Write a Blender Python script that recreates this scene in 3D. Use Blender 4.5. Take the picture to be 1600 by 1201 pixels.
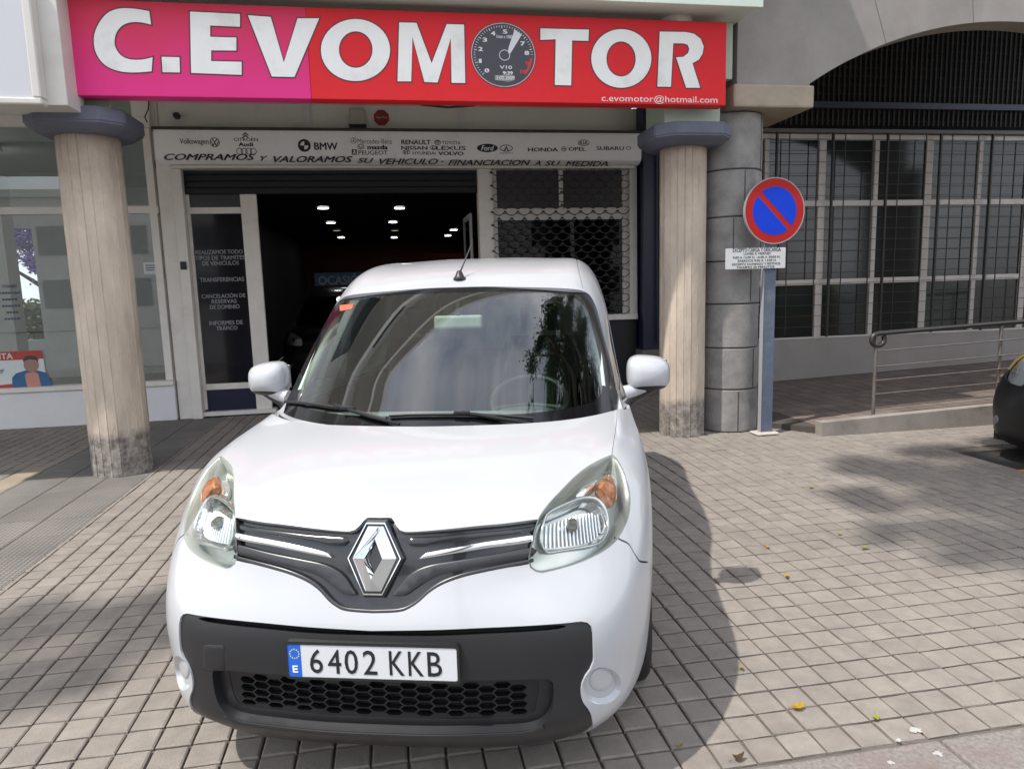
import bpy, bmesh, math, random
import numpy as np
from mathutils import Vector, Matrix
from mathutils.bvhtree import BVHTree
from mathutils.geometry import delaunay_2d_cdt
R = math.radians
random.seed(7)
SC = bpy.context.scene
COL = SC.collection
for o in list(bpy.data.objects): bpy.data.objects.remove(o, do_unlink=True)

# ------------------------------------------------------------------ camera
# x runs along the shop front, y goes away from the street, z up; pavement at z = 0
CAM_O = np.array([0., 0., 1.62]); F_PX = 1095.2
CAM_R = np.array([0.985042, -0.170066, -0.027757])
CAM_U = np.array([0.050939, 0.133507, 0.989738])
CAM_W = np.array([0.164615, 0.976347, -0.140173])
cd = bpy.data.cameras.new('camera'); cam = bpy.data.objects.new('camera', cd); COL.objects.link(cam)
cam.matrix_world = Matrix(((CAM_R[0], CAM_U[0], -CAM_W[0], CAM_O[0]), (CAM_R[1], CAM_U[1], -CAM_W[1], CAM_O[1]),
                           (CAM_R[2], CAM_U[2], -CAM_W[2], CAM_O[2]), (0, 0, 0, 1)))
cd.sensor_width = 36; cd.lens = F_PX / 1600 * 36; cd.clip_start = .05; cd.clip_end = 2000
SC.camera = cam
SC.render.resolution_x, SC.render.resolution_y = 1024, 768

# ------------------------------------------------------------------ sky and sun
SUN = Vector((-0.935 * math.cos(R(60.5)), -0.354 * math.cos(R(60.5)), math.sin(R(60.5))))
wd = bpy.data.worlds.new('World'); SC.world = wd; wd.use_nodes = True
nt = wd.node_tree; nt.nodes.clear()
def wn(t, **k):
    n = nt.nodes.new(t)
    for a, b in k.items(): setattr(n, a, b)
    return n
sky = wn('ShaderNodeTexSky', sky_type='NISHITA', sun_disc=False)
sky.sun_elevation = R(60.5); sky.sun_rotation = math.atan2(SUN.x, SUN.y)
sky.air_density = 1.2; sky.dust_density = 1.5
tc = wn('ShaderNodeTexCoord')
mp = wn('ShaderNodeMapping'); mp.inputs['Scale'].default_value = (1.4, 1.4, 2.6)
nz = wn('ShaderNodeTexNoise'); nz.inputs['Scale'].default_value = 2.1; nz.inputs['Detail'].default_value = 8; nz.inputs['Roughness'].default_value = .58
cr = wn('ShaderNodeValToRGB'); cr.color_ramp.elements[0].position = .30; cr.color_ramp.elements[1].position = .56
cloud = wn('ShaderNodeValToRGB')   # cloud tone, thick to thin
cloud.color_ramp.elements[0].color = (6.2, 6.5, 7.2, 1); cloud.color_ramp.elements[1].color = (9.5, 9.7, 10.2, 1)
mx = wn('ShaderNodeMix', data_type='RGBA')
bg = wn('ShaderNodeBackground'); bg.inputs['Strength'].default_value = .15
wo = wn('ShaderNodeOutputWorld')
L = nt.links.new
L(tc.outputs['Generated'], mp.inputs['Vector']); L(mp.outputs[0], nz.inputs['Vector'])
L(nz.outputs['Fac'], cr.inputs[0]); L(nz.outputs['Fac'], cloud.inputs[0])
L(cr.outputs[0], mx.inputs[0]); L(sky.outputs[0], mx.inputs[6]); L(cloud.outputs[0], mx.inputs[7])
L(mx.outputs[2], bg.inputs['Color']); L(bg.outputs[0], wo.inputs[0])
sd = bpy.data.lights.new('sun', 'SUN'); sd.energy = 3.1; sd.angle = R(.8); sd.color = (1, .955, .89)
so = bpy.data.objects.new('sun', sd); COL.objects.link(so)
so.rotation_euler = (-SUN).to_track_quat('-Z', 'Y').to_euler()
SC.view_settings.view_transform = 'Standard'; SC.view_settings.look = 'None'
SC.view_settings.exposure = 0.58; SC.view_settings.gamma = 1
SC.render.engine = 'CYCLES'

# ------------------------------------------------------------------ photo pixel -> place
def ray(px, py):
    d = CAM_W + CAM_R * (px - 800) / F_PX - CAM_U * (py - 600.5) / F_PX
    return d / np.linalg.norm(d)
def G(px, py, z=0.):           # point on a level plane
    d = ray(px, py); p = CAM_O + d * ((z - CAM_O[2]) / d[2]); return p
def P(px, py, y):              # (x, z) on the plane y = const
    d = ray(px, py); p = CAM_O + d * (y / d[1]); return (p[0], p[2])

# ------------------------------------------------------------------ materials
MATS = {}
def mat(name, col, rough=.6, metal=0., var=0., vscale=8., bump=0., bscale=40., spec=.5, coat=0., stain=None, sscale=1.5,
        emit=None, estr=0., coords='Object', stretch=None, objvar=0.):
    if name in MATS: return MATS[name]
    m = bpy.data.materials.new(name); m.use_nodes = True; t = m.node_tree
    b = t.nodes['Principled BSDF']
    b.inputs['Roughness'].default_value = rough; b.inputs['Metallic'].default_value = metal
    b.inputs['Specular IOR Level'].default_value = spec
    b.inputs['Coat Weight'].default_value = coat; b.inputs['Coat Roughness'].default_value = .03
    b.inputs['Base Color'].default_value = (*col, 1)
    if emit: b.inputs['Emission Color'].default_value = (*emit, 1); b.inputs['Emission Strength'].default_value = estr
    lk = t.links.new
    vec = None
    if var or bump or stain:
        co = t.nodes.new('ShaderNodeNewGeometry' if coords == 'World' else 'ShaderNodeTexCoord'); vec = co.outputs['Position' if coords == 'World' else coords]
        if stretch:
            mpn = t.nodes.new('ShaderNodeMapping'); mpn.inputs['Scale'].default_value = stretch; lk(vec, mpn.inputs[0]); vec = mpn.outputs[0]
    src = None
    if var:
        n = t.nodes.new('ShaderNodeTexNoise'); n.inputs['Scale'].default_value = vscale; n.inputs['Detail'].default_value = 6; n.inputs['Roughness'].default_value = .65
        lk(vec, n.inputs['Vector'])
        r = t.nodes.new('ShaderNodeValToRGB'); e = r.color_ramp.elements
        e[0].position, e[1].position = .28, .72
        e[0].color = (*[c * (1 - var) for c in col], 1); e[1].color = (*[min(1, c * (1 + var)) for c in col], 1)
        lk(n.outputs['Fac'], r.inputs[0]); src = r.outputs[0]
    if stain:
        n2 = t.nodes.new('ShaderNodeTexNoise'); n2.inputs['Scale'].default_value = sscale; n2.inputs['Detail'].default_value = 8; n2.inputs['Roughness'].default_value = .7
        lk(vec, n2.inputs['Vector'])
        r2 = t.nodes.new('ShaderNodeValToRGB'); r2.color_ramp.elements[0].position = .52; r2.color_ramp.elements[1].position = .74
        lk(n2.outputs['Fac'], r2.inputs[0])
        x = t.nodes.new('ShaderNodeMix'); x.data_type = 'RGBA'
        lk(r2.outputs[0], x.inputs[0])
        if src: lk(src, x.inputs[6])
        else: x.inputs[6].default_value = (*col, 1)
        x.inputs[7].default_value = (*stain, 1); src = x.outputs[2]
    if objvar:
        oi = t.nodes.new('ShaderNodeObjectInfo'); at = t.nodes.new('ShaderNodeAttribute'); at.attribute_name = 'tone'
        ad = t.nodes.new('ShaderNodeMath'); ad.operation = 'ADD'; lk(oi.outputs['Random'], ad.inputs[0]); lk(at.outputs['Fac'], ad.inputs[1])
        fr = t.nodes.new('ShaderNodeMath'); fr.operation = 'FRACT'; lk(ad.outputs[0], fr.inputs[0])
        mr = t.nodes.new('ShaderNodeMapRange'); mr.inputs[3].default_value = 1 - objvar; mr.inputs[4].default_value = 1 + objvar
        lk(fr.outputs[0], mr.inputs[0])
        hs = t.nodes.new('ShaderNodeHueSaturation'); lk(mr.outputs[0], hs.inputs['Value'])
        if src: lk(src, hs.inputs['Color'])
        else: hs.inputs['Color'].default_value = (*col, 1)
        src = hs.outputs[0]
    if src: lk(src, b.inputs['Base Color'])
    if bump:
        n3 = t.nodes.new('ShaderNodeTexNoise'); n3.inputs['Scale'].default_value = bscale; n3.inputs['Detail'].default_value = 5
        lk(vec, n3.inputs['Vector'])
        bp = t.nodes.new('ShaderNodeBump'); bp.inputs['Strength'].default_value = bump; bp.inputs['Distance'].default_value = .01
        lk(n3.outputs['Fac'], bp.inputs['Height']); lk(bp.outputs[0], b.inputs['Normal'])
    MATS[name] = m; return m
def glass(name, tint=(1, 1, 1), rough=0., ior=1.5, refl=1.):
    """thin pane: Fresnel mirror over tinted see-through"""
    if name in MATS: return MATS[name]
    m = bpy.data.materials.new(name); m.use_nodes = True; t = m.node_tree; t.nodes.clear()
    o = t.nodes.new('ShaderNodeOutputMaterial'); mixs = t.nodes.new('ShaderNodeMixShader')
    tr = t.nodes.new('ShaderNodeBsdfTransparent'); tr.inputs[0].default_value = (*tint, 1)
    gl = t.nodes.new('ShaderNodeBsdfGlossy'); gl.inputs['Roughness'].default_value = rough; gl.inputs['Color'].default_value = (1, 1, 1, 1)
    fr = t.nodes.new('ShaderNodeFresnel'); fr.inputs[0].default_value = ior
    mu = t.nodes.new('ShaderNodeMath'); mu.operation = 'MULTIPLY'; mu.inputs[1].default_value = refl; mu.use_clamp = True
    k = t.links.new
    k(fr.outputs[0], mu.inputs[0]); k(mu.outputs[0], mixs.inputs[0]); k(tr.outputs[0], mixs.inputs[1]); k(gl.outputs[0], mixs.inputs[2]); k(mixs.outputs[0], o.inputs[0])
    MATS[name] = m; return m

def leafmat(name, col):
    if name in MATS: return MATS[name]
    m = mat(name, col, rough=.5, var=.35, vscale=1.5); t = m.node_tree; b = t.nodes['Principled BSDF']; o = t.nodes['Material Output']
    tr = t.nodes.new('ShaderNodeBsdfTranslucent'); x = t.nodes.new('ShaderNodeMixShader'); x.inputs[0].default_value = .4
    t.links.new(b.inputs['Base Color'].links[0].from_socket, tr.inputs[0]); t.links.new(b.outputs[0], x.inputs[1]); t.links.new(tr.outputs[0], x.inputs[2]); t.links.new(x.outputs[0], o.inputs[0])
    return m

# ------------------------------------------------------------------ object helpers
def setp(o, **k):
    for a, b in k.items():
        if b is not None: o[a] = b
    return o
def obj(name, me, parent=None, mats=None, label=None, category=None, group=None, kind=None, loc=None, rot=None):
    o = bpy.data.objects.new(name, me); COL.objects.link(o)
    if mats is not None:
        for m in (mats if isinstance(mats, (list, tuple)) else [mats]): me.materials.append(m)
    if parent is not None: o.parent = parent
    if loc is not None: o.location = loc
    if rot is not None: o.rotation_euler = rot
    return setp(o, label=label, category=category, group=group, kind=kind)
def empty(name, label, category, loc=(0, 0, 0), rotz=0., group=None):
    o = bpy.data.objects.new(name, None); COL.objects.link(o); o.location = loc; o.rotation_euler = (0, 0, rotz)
    return setp(o, label=label, category=category, group=group)
def mesh(name, verts, faces, smooth=False):
    me = bpy.data.meshes.new(name); me.from_pydata([tuple(map(float, v)) for v in verts], [], [tuple(map(int, f)) for f in faces])
    if smooth: me.polygons.foreach_set('use_smooth', [True] * len(me.polygons))
    me.update(); return me
def bm_mesh(name, bm, smooth=False, angle=None):
    me = bpy.data.meshes.new(name); bm.normal_update(); bm.to_mesh(me); bm.free()
    if smooth: me.polygons.foreach_set('use_smooth', [True] * len(me.polygons))
    if angle is not None:
        me.polygons.foreach_set('use_smooth', [True] * len(me.polygons)); me.set_sharp_from_angle(angle=R(angle))
    me.update(); return me
def add_box(bm, x0, x1, y0, y1, z0, z1, bev=0., seg=1):
    vs = [bm.verts.new((x, y, z)) for z in (z0, z1) for y in (y0, y1) for x in (x0, x1)]
    fs = [bm.faces.new([vs[i] for i in f]) for f in ((0, 2, 3, 1), (4, 5, 7, 6), (0, 1, 5, 4), (2, 6, 7, 3), (0, 4, 6, 2), (1, 3, 7, 5))]
    if bev:
        es = list({e for f in fs for e in f.edges})
        bmesh.ops.bevel(bm, geom=es, offset=bev, segments=seg, affect='EDGES', profile=.5)
def box(name, x0, x1, y0, y1, z0, z1, m, parent=None, bev=.004, seg=1, **k):
    bm = bmesh.new(); add_box(bm, x0, x1, y0, y1, z0, z1, bev, seg)
    return obj(name, bm_mesh(name, bm), parent, m, **k)
def boxes(name, lst, m, parent=None, bev=.003, **k):
    bm = bmesh.new()
    for b in lst: add_box(bm, *b, bev)
    return obj(name, bm_mesh(name, bm), parent, m, **k)
def add_tube(bm, pts, r, n=10, cap=True, closed=False):
    pts = [Vector(p) for p in pts]; rings = []; N = len(pts)
    rs = r if isinstance(r, (list, tuple)) else [r] * N
    prev = None
    for i, p in enumerate(pts):
        a = pts[(i - 1) % N] if (i or closed) else p; b = pts[(i + 1) % N] if (i < N - 1 or closed) else p
        d = (b - a).normalized()
        if prev is None:
            u = d.orthogonal().normalized()
        else:
            u = (prev - d * prev.dot(d)); u = u.normalized() if u.length > 1e-6 else d.orthogonal().normalized()
        prev = u; v = d.cross(u)
        rings.append([bm.verts.new(p + (u * math.cos(2 * math.pi * k / n) + v * math.sin(2 * math.pi * k / n)) * rs[i]) for k in range(n)])
    for i in range(N if closed else N - 1):
        a, b = rings[i], rings[(i + 1) % N]
        for k in range(n): bm.faces.new((a[k], a[(k + 1) % n], b[(k + 1) % n], b[k]))
    if cap and not closed: bm.faces.new(rings[0][::-1]); bm.faces.new(rings[-1])
def tube(name, pts, r, m, parent=None, n=10, closed=False, **k):
    bm = bmesh.new(); add_tube(bm, pts, r, n, closed=closed)
    return obj(name, bm_mesh(name, bm, angle=50), parent, m, **k)
def add_lathe(bm, prof, n=32, axis='z', center=(0, 0, 0), close=False):
    """prof: list of (radius, along-axis)"""
    rings = []; c = Vector(center)
    for r, h in prof:
        ring = []
        for k in range(n):
            a = 2 * math.pi * k / n; x, y = r * math.cos(a), r * math.sin(a)
            v = {'z': (x, y, h), 'x': (h, x, y), 'y': (x, h, y)}[axis]
            ring.append(bm.verts.new(c + Vector(v)))
        rings.append(ring)
    for i in range(len(rings) - 1):
        for k in range(n): bm.faces.new((rings[i][k], rings[i][(k + 1) % n], rings[i + 1][(k + 1) % n], rings[i + 1][k]))
    if close:
        bm.faces.new(rings[0][::-1]); bm.faces.new(rings[-1])
    bmesh.ops.recalc_face_normals(bm, faces=bm.faces)
def lathe(name, prof, m, parent=None, n=32, axis='z', center=(0, 0, 0), close=True, angle=40, **k):
    bm = bmesh.new(); add_lathe(bm, prof, n, axis, center, close)
    return obj(name, bm_mesh(name, bm, angle=angle), parent, m, **k)
def inpoly(pts, poly):
    x, y = pts[:, 0], pts[:, 1]; c = np.zeros(len(pts), bool); n = len(poly); j = n - 1
    for i in range(n):
        xi, yi = poly[i]; xj, yj = poly[j]
        if yi != yj:
            c ^= ((yi > y) != (yj > y)) & (x < (xj - xi) * (y - yi) / (yj - yi) + xi)
        j = i
    return c
def tri_polys(polys):
    """even-odd triangulation of closed 2-D polygons"""
    vs = []; es = []
    for pl in polys:
        b = len(vs); vs += [Vector(p) for p in pl]; es += [(b + i, b + (i + 1) % len(pl)) for i in range(len(pl))]
    ov, oe, of, *_ = delaunay_2d_cdt(vs, es, [], 0, 1e-7)
    ov = np.array([tuple(v) for v in ov]); of = np.array([f for f in of if len(f) == 3])
    cen = ov[of].mean(1); ins = np.zeros(len(of), bool)
    for pl in polys: ins ^= inpoly(cen, pl)
    return ov, of[ins]
def add_plate(bm, polys, place, d0, d1, mi=0):
    """solid plate: polygons (x, z) -> place(a, b, depth)"""
    ov, of = tri_polys(polys)
    A = [bm.verts.new(place(a, b, d0)) for a, b in ov]; B = [bm.verts.new(place(a, b, d1)) for a, b in ov]
    cnt = {}
    for f in of:
        for i in range(3):
            e = (f[i], f[(i + 1) % 3]); cnt[tuple(sorted(e))] = cnt.get(tuple(sorted(e)), []) + [e]
        for ring in ((A[f[0]], A[f[1]], A[f[2]]), (B[f[2]], B[f[1]], B[f[0]])):
            try: bm.faces.new(ring).material_index = mi
            except ValueError: pass
    for e in cnt.values():
        if len(e) == 1:
            a, b = e[0]
            try: bm.faces.new((A[b], A[a], B[a], B[b])).material_index = mi
            except ValueError: pass
    for v in [v for v in A + B if not v.link_faces]: bm.verts.remove(v)
def plate(name, polys, y0, y1, m, parent=None, **k):
    """polygons in (x, z), standing plate between y0 (towards the street) and y1"""
    bm = bmesh.new(); add_plate(bm, polys, lambda a, b, d: (a, d, b), y0, y1)
    bmesh.ops.recalc_face_normals(bm, faces=bm.faces)
    return obj(name, bm_mesh(name, bm), parent, m, **k)
def ell(cx, cy, rx, ry, n=40, a0=0, a1=360):
    return [(cx + rx * math.cos(R(a0 + (a1 - a0) * i / n)), cy + ry * math.sin(R(a0 + (a1 - a0) * i / n))) for i in range(n)]
def rrect(x0, x1, y0, y1, r, n=5):
    o = []
    for cx, cy, a in ((x1 - r, y1 - r, 0), (x0 + r, y1 - r, 90), (x0 + r, y0 + r, 180), (x1 - r, y0 + r, 270)):
        o += [(cx + r * math.cos(R(a + 90 * i / n)), cy + r * math.sin(R(a + 90 * i / n))) for i in range(n + 1)]
    return o
def offset_poly(pl, d):
    pl = np.array(pl, float); n = len(pl)
    area = .5 * sum(pl[i][0] * pl[(i + 1) % n][1] - pl[(i + 1) % n][0] * pl[i][1] for i in range(n)); s = 1 if area > 0 else -1
    out = []
    for i in range(n):
        e0 = pl[i] - pl[i - 1]; e1 = pl[(i + 1) % n] - pl[i]
        e0 /= np.linalg.norm(e0) + 1e-12; e1 /= np.linalg.norm(e1) + 1e-12
        n0 = np.array([e0[1], -e0[0]]) * s; n1 = np.array([e1[1], -e1[0]]) * s
        b = n0 + n1; b /= max(.35, (b @ b) / 2)
        out.append(tuple(pl[i] + b * d))
    return out
def text_mesh(body, size=1., bold=0., align='CENTER', shear=0., ext=.002, space=1., res=3):
    cu = bpy.data.curves.new('text', 'FONT'); cu.body = body; cu.size = size; cu.offset = bold * size; cu.extrude = ext
    cu.align_x = align; cu.align_y = 'CENTER'; cu.shear = shear; cu.space_character = space; cu.resolution_u = res; cu.space_line = 1.
    o = bpy.data.objects.new('text', cu); COL.objects.link(o)
    dg = bpy.context.evaluated_depsgraph_get(); dg.update()
    me = bpy.data.meshes.new_from_object(o.evaluated_get(dg)); bpy.data.objects.remove(o, do_unlink=True); bpy.data.curves.remove(cu)
    me.materials.clear(); return me
def text(name, body, x0, x1, z0, z1, y, m, parent=None, bold=0., shear=0., ext=.002, mtx=None, space=1.):
    """lettering fitted into the box x0..x1, z0..z1 on a street-facing plane at depth y; bold strokes are overlaid copies"""
    me = text_mesh(body, 1., 0., 'LEFT', shear, ext, space)
    co = np.empty(len(me.vertices) * 3); me.vertices.foreach_get('co', co); co = co.reshape(-1, 3)
    fs = [tuple(p.vertices) for p in me.polygons]; bpy.data.meshes.remove(me)
    co[:, 2] = np.where(co[:, 2] > 0, ext, -ext)
    V_, F_ = [], []
    sh = [(0, 0)] if not bold else [(-bold, 0), (bold, 0), (0, bold * .6), (0, -bold * .6), (0, 0)]
    for k, (a, b) in enumerate(sh):
        c = co.copy(); c[:, 0] += a; c[:, 1] += b; c[:, 2] += k * .00012; n = len(V_); V_ += list(c); F_ += [tuple(n + i for i in f) for f in fs]
    co = np.array(V_); lo, hi = co.min(0), co.max(0)
    sx = (x1 - x0) / (hi[0] - lo[0]); sz = (z1 - z0) / (hi[1] - lo[1])
    q = np.stack([x0 + (co[:, 0] - lo[0]) * sx, y - co[:, 2], z0 + (co[:, 1] - lo[1]) * sz], 1)
    return obj(name, mesh(name, q, F_), parent, m)
# ================================================================== smooth patches (car bodies)
def spl(kn, x):
    """cardinal natural cubic spline basis: rows = samples, columns = knots"""
    kn = np.asarray(kn, float); x = np.clip(np.asarray(x, float), kn[0], kn[-1]); n = len(kn); h = np.diff(kn)
    A = np.eye(n); Rm = np.zeros((n, n))
    for i in range(1, n - 1):
        A[i, i - 1], A[i, i], A[i, i + 1] = h[i - 1], 2 * (h[i - 1] + h[i]), h[i]
        Rm[i, i - 1] += 6 / h[i - 1]; Rm[i, i] -= 6 / h[i - 1] + 6 / h[i]; Rm[i, i + 1] += 6 / h[i]
    M = np.linalg.solve(A, Rm)
    k = np.clip(np.searchsorted(kn, x, 'right') - 1, 0, n - 2)
    a = (kn[k + 1] - x) / h[k]; b = 1 - a
    I = np.eye(n)
    return a[:, None] * I[k] + b[:, None] * I[k + 1] + ((a ** 3 - a)[:, None] * M[k] + (b ** 3 - b)[:, None] * M[k + 1]) * (h[k] ** 2)[:, None] / 6
class Patch:
    def __init__(s, half):
        """half[j][i]: rows j, columns i from the centre line (x = 0) outwards; mirrored in x"""
        h = np.array(half, float); mir = h[:, :0:-1, :] * np.array([-1, 1, 1])
        s.net = np.concatenate([mir, h], 1)
        du = np.linalg.norm(np.diff(h, axis=1), axis=2).mean(0); u = np.concatenate([[0], np.cumsum(du)])
        s.us = np.concatenate([-u[:0:-1], u])
        dv = np.linalg.norm(np.diff(h, axis=0), axis=2).mean(1); s.vs = np.concatenate([[0], np.cumsum(dv)])
        s.u1 = u[-1]; s.v1 = s.vs[-1]
        gu = np.linspace(-s.u1, s.u1, 241); gv = np.linspace(0, s.v1, 91); s.gu, s.gv = gu, gv
        U, Vv = np.meshgrid(gu, gv); p = s.S(U.ravel(), Vv.ravel()); nu = len(gu)
        f = [(j * nu + i, j * nu + i + 1, (j + 1) * nu + i + 1, (j + 1) * nu + i) for j in range(len(gv) - 1) for i in range(nu - 1)]
        s.bvh = BVHTree.FromPolygons([Vector(q) for q in p], f); s.nu = nu
    def S(s, u, v):
        return np.einsum('pj,pi,jic->pc', spl(s.vs, v), spl(s.us, u), s.net, optimize=True)
    def N(s, u, v):
        e = 1e-4; u = np.asarray(u, float); v = np.asarray(v, float)
        a = s.S(np.minimum(u + e, s.u1), v) - s.S(np.maximum(u - e, -s.u1), v); b = s.S(u, np.minimum(v + e, s.v1)) - s.S(u, np.maximum(v - e, 0))
        n = np.cross(a, b); return n / (np.linalg.norm(n, axis=1)[:, None] + 1e-12)
    def solve(s, u, v, fun):
        for _ in range(14):
            q = np.array([[u, v], [u + 1e-5, v], [u, v + 1e-5]]); r = fun(s.S(q[:, 0], q[:, 1]))
            J = np.stack([(r[1] - r[0]) / 1e-5, (r[2] - r[0]) / 1e-5], 1)
            try: d = -np.linalg.lstsq(J, r[0], rcond=None)[0]
            except Exception: break
            d = np.clip(d, -.08, .08); u = min(max(u + d[0], -s.u1), s.u1); v = min(max(v + d[1], 0), s.v1)
            if abs(d).max() < 1e-7: break
        return (u, v)
    def hit(s, o, d):
        loc, nrm, idx, dist = s.bvh.ray_cast(Vector(o), Vector(d))
        if idx is None:
            loc, nrm, idx, dist = min((s.bvh.find_nearest(Vector(o + d * t)) for t in np.linspace(1., 6, 60)), key=lambda q: q[3])
        j, i = divmod(idx, s.nu - 1); u, v = s.gu[i], s.gv[j]
        d = np.array(d); a = np.cross(d, [0, 0, 1.]); a /= np.linalg.norm(a); b = np.cross(d, a); o = np.array(o)
        return s.solve(u, v, lambda p: np.stack([(p - o) @ a, (p - o) @ b], 1))
    def at(s, L, Z, side=1):       # flank point from length and height
        j, i = divmod(int(np.argmin(((s._flank(side) - np.array([L, Z])) ** 2).sum(1))), 60)
        u = side * np.linspace(s.u1 * .35, s.u1, 60)[i]; v = np.linspace(0, s.v1, 40)[j]
        return s.solve(u, v, lambda p: p[:, 1:] - np.array([L, Z]))
    def _flank(s, side):
        if not hasattr(s, 'fl'): s.fl = {}
        if side not in s.fl:
            U, Vv = np.meshgrid(side * np.linspace(s.u1 * .35, s.u1, 60), np.linspace(0, s.v1, 40)); s.fl[side] = s.S(U.ravel(), Vv.ravel())[:, 1:]
        return s.fl[side]
def smooth_line(pts, step, closed=False):
    """Catmull-Rom through pts, resampled"""
    p = np.array(pts, float); n = len(p); out = []
    rng = range(n if closed else n - 1)
    for i in rng:
        p0 = p[(i - 1) % n] if (closed or i) else p[i]; p1 = p[i]; p2 = p[(i + 1) % n]; p3 = p[(i + 2) % n] if (closed or i < n - 2) else p2
        m = max(1, int(np.linalg.norm(p2 - p1) / step))
        for k in range(m):
            t = k / m
            out.append(tuple(.5 * (2 * p1 + (p2 - p0) * t + (2 * p0 - 5 * p1 + 4 * p2 - p3) * t * t + (3 * p1 - p0 - 3 * p2 + p3) * t ** 3)))
    if not closed: out.append(tuple(p[-1]))
    return out
class Cut:
    """triangulates a patch with outlines as exact edges; regions are then taken out as meshes"""
    def __init__(s, patch, gu, gv, polys):
        s.p = patch
        U, Vv = np.meshgrid(gu, gv); g = np.stack([U.ravel(), Vv.ravel()], 1)
        keep = np.ones(len(g), bool); vs = []; es = []
        for pl in polys.values():
            a = np.array(pl); m = np.linalg.norm(np.diff(np.vstack([a, a[:1]]), axis=0), axis=1).mean() * .55
            for q in a: keep &= ((g - q) ** 2).sum(1) > m * m
        for pl in polys.values():
            b = len(vs); vs += [Vector(q) for q in pl]; es += [(b + i, b + (i + 1) % len(pl)) for i in range(len(pl))]
        vs += [Vector(q) for q in g[keep]]
        ov, oe, of, *_ = delaunay_2d_cdt(vs, es, [], 0, 1e-6)
        s.uv = np.array([tuple(v) for v in ov]); s.f = np.array([f for f in of if len(f) == 3])
        s.pos = patch.S(s.uv[:, 0], s.uv[:, 1]); s.nrm = patch.N(s.uv[:, 0], s.uv[:, 1])
        cen = s.uv[s.f].mean(1); s.ins = {k: inpoly(cen, pl) for k, pl in polys.items()}
    def region(s, name, mask, m, parent=None, off=0., lip=0., flip=False, **k):
        f = s.f[mask]; idx = np.unique(f); mp = {int(a): i for i, a in enumerate(idx)}
        V_ = list(s.pos[idx] + s.nrm[idx] * off); Nn = list(s.nrm[idx])
        F = [[mp[int(q)] for q in t] for t in f]
        if lip:
            cnt = {}
            for t in F:
                for i in range(3):
                    a, b = t[i], t[(i + 1) % 3]; cnt.setdefault((min(a, b), max(a, b)), []).append((a, b))
            bd = [e[0] for e in cnt.values() if len(e) == 1]
            umax, vmax = s.p.u1 - 1e-5, s.p.v1 - 1e-5
            low = {}
            ev = {}
            for a, b in bd:
                t = V_[b] - V_[a]; o = np.cross(t, Nn[a] + Nn[b]); o /= np.linalg.norm(o) + 1e-12
                for q in (a, b): ev[q] = ev.get(q, 0) + o
            for a, b in bd:
                qs = []
                for q in (a, b):
                    if (q, 0) not in low:
                        o = ev[q] / (np.linalg.norm(ev[q]) + 1e-12)
                        low[(q, 0)] = len(V_); V_.append(V_[q].copy()); Nn.append(o)
                        low[(q, 1)] = len(V_); V_.append(V_[q] - Nn[q] * lip); Nn.append(o)
                F.append([b, a, low[(a, 0)], low[(b, 0)]]) if False else None
                F.append([low[(b, 0)], low[(a, 0)], low[(a, 1)], low[(b, 1)]])
        V_ = np.array(V_); Nn = np.array(Nn)
        if len(F):
            a, b, c = (V_[F[0][i]] for i in range(3))
            if np.cross(b - a, c - a) @ Nn[F[0][0]] < 0: F = [t[::-1] for t in F]
        me = mesh(name, V_, F, True)
        try: me.normals_split_custom_set_from_vertices([tuple(q) for q in Nn])
        except Exception: pass
        return obj(name, me, parent, m, **k)
# ================================================================== ground
PITCH, OX, OY = .12939, .88632, 2.12830
MORTAR = mat('paving_joint', (.12, .104, .09), rough=.95, var=.25, vscale=6)
PAVER = mat('concrete_paver', (.232, .204, .177), rough=.9, var=.17, vscale=11, bump=.35, bscale=160, stain=(.165, .146, .128), sscale=1.2, coords='World', objvar=.065)
PAVERJ = mat('concrete_paver_far', (.232, .204, .177), rough=.9, var=.17, vscale=11, bump=.35, bscale=160, stain=(.165, .146, .128), sscale=1.2, coords='World', objvar=.065)
ASPH = mat('asphalt', (.035, .034, .034), rough=.9, var=.3, vscale=30, bump=.4, bscale=250)
ROADM = mat('worn_road', (.17, .165, .16), rough=.9, var=.15, vscale=4, bump=.3, bscale=120)
obj('ground', mesh('ground', [(-300, -300, -.14), (300, -300, -.14), (300, 300, -.14), (-300, 300, -.14)], [(0, 1, 2, 3)]), None, ROADM, kind='structure')
pave = empty('pavement', None, None); setp(pave, kind='structure'); del_ = [k for k in ('label', 'category') if k in pave.keys()]
bm = bmesh.new(); add_box(bm, -14, 4.9, 1.98, 9.82, -.139, -.013); add_box(bm, 4.9, 13, 5.5, 9.82, -.139, -.0135)
bpy.data.objects.remove(pave); pave = obj('pavement', bm_mesh('pavement', bm), None, MORTAR, kind='structure')
def paver_mesh(name, w, d, seed):
    rnd = random.Random(seed); t = .016; b = .006; j = lambda: rnd.uniform(-.0016, .0016)
    x, y = w / 2, d / 2; z = [rnd.uniform(-.0015, .0015) for _ in range(4)]
    c = [(-x, -y), (x, -y), (x, y), (-x, y)]
    v = [(a + j(), e + j(), -t) for a, e in c] + [(a * 1.0 + j(), e + j(), -b * .7 + z[i]) for i, (a, e) in enumerate(c)] + [(a - math.copysign(b, a) + j(), e - math.copysign(b, e) + j(), z[i]) for i, (a, e) in enumerate(c)]
    f = [(8, 9, 10, 11)]
    for i in range(4):
        k = (i + 1) % 4; f += [(i, k, 4 + k, 4 + i), (4 + i, 4 + k, 8 + k, 8 + i)]
    return v, f
PV = [paver_mesh('paver', PITCH - .0095, PITCH - .0095, 20 + i) for i in range(6)]
PM = []
for v, f in PV:
    me = mesh('paver', v, f); me.materials.append(PAVER)
    PM.append(me)
slots = []
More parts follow.
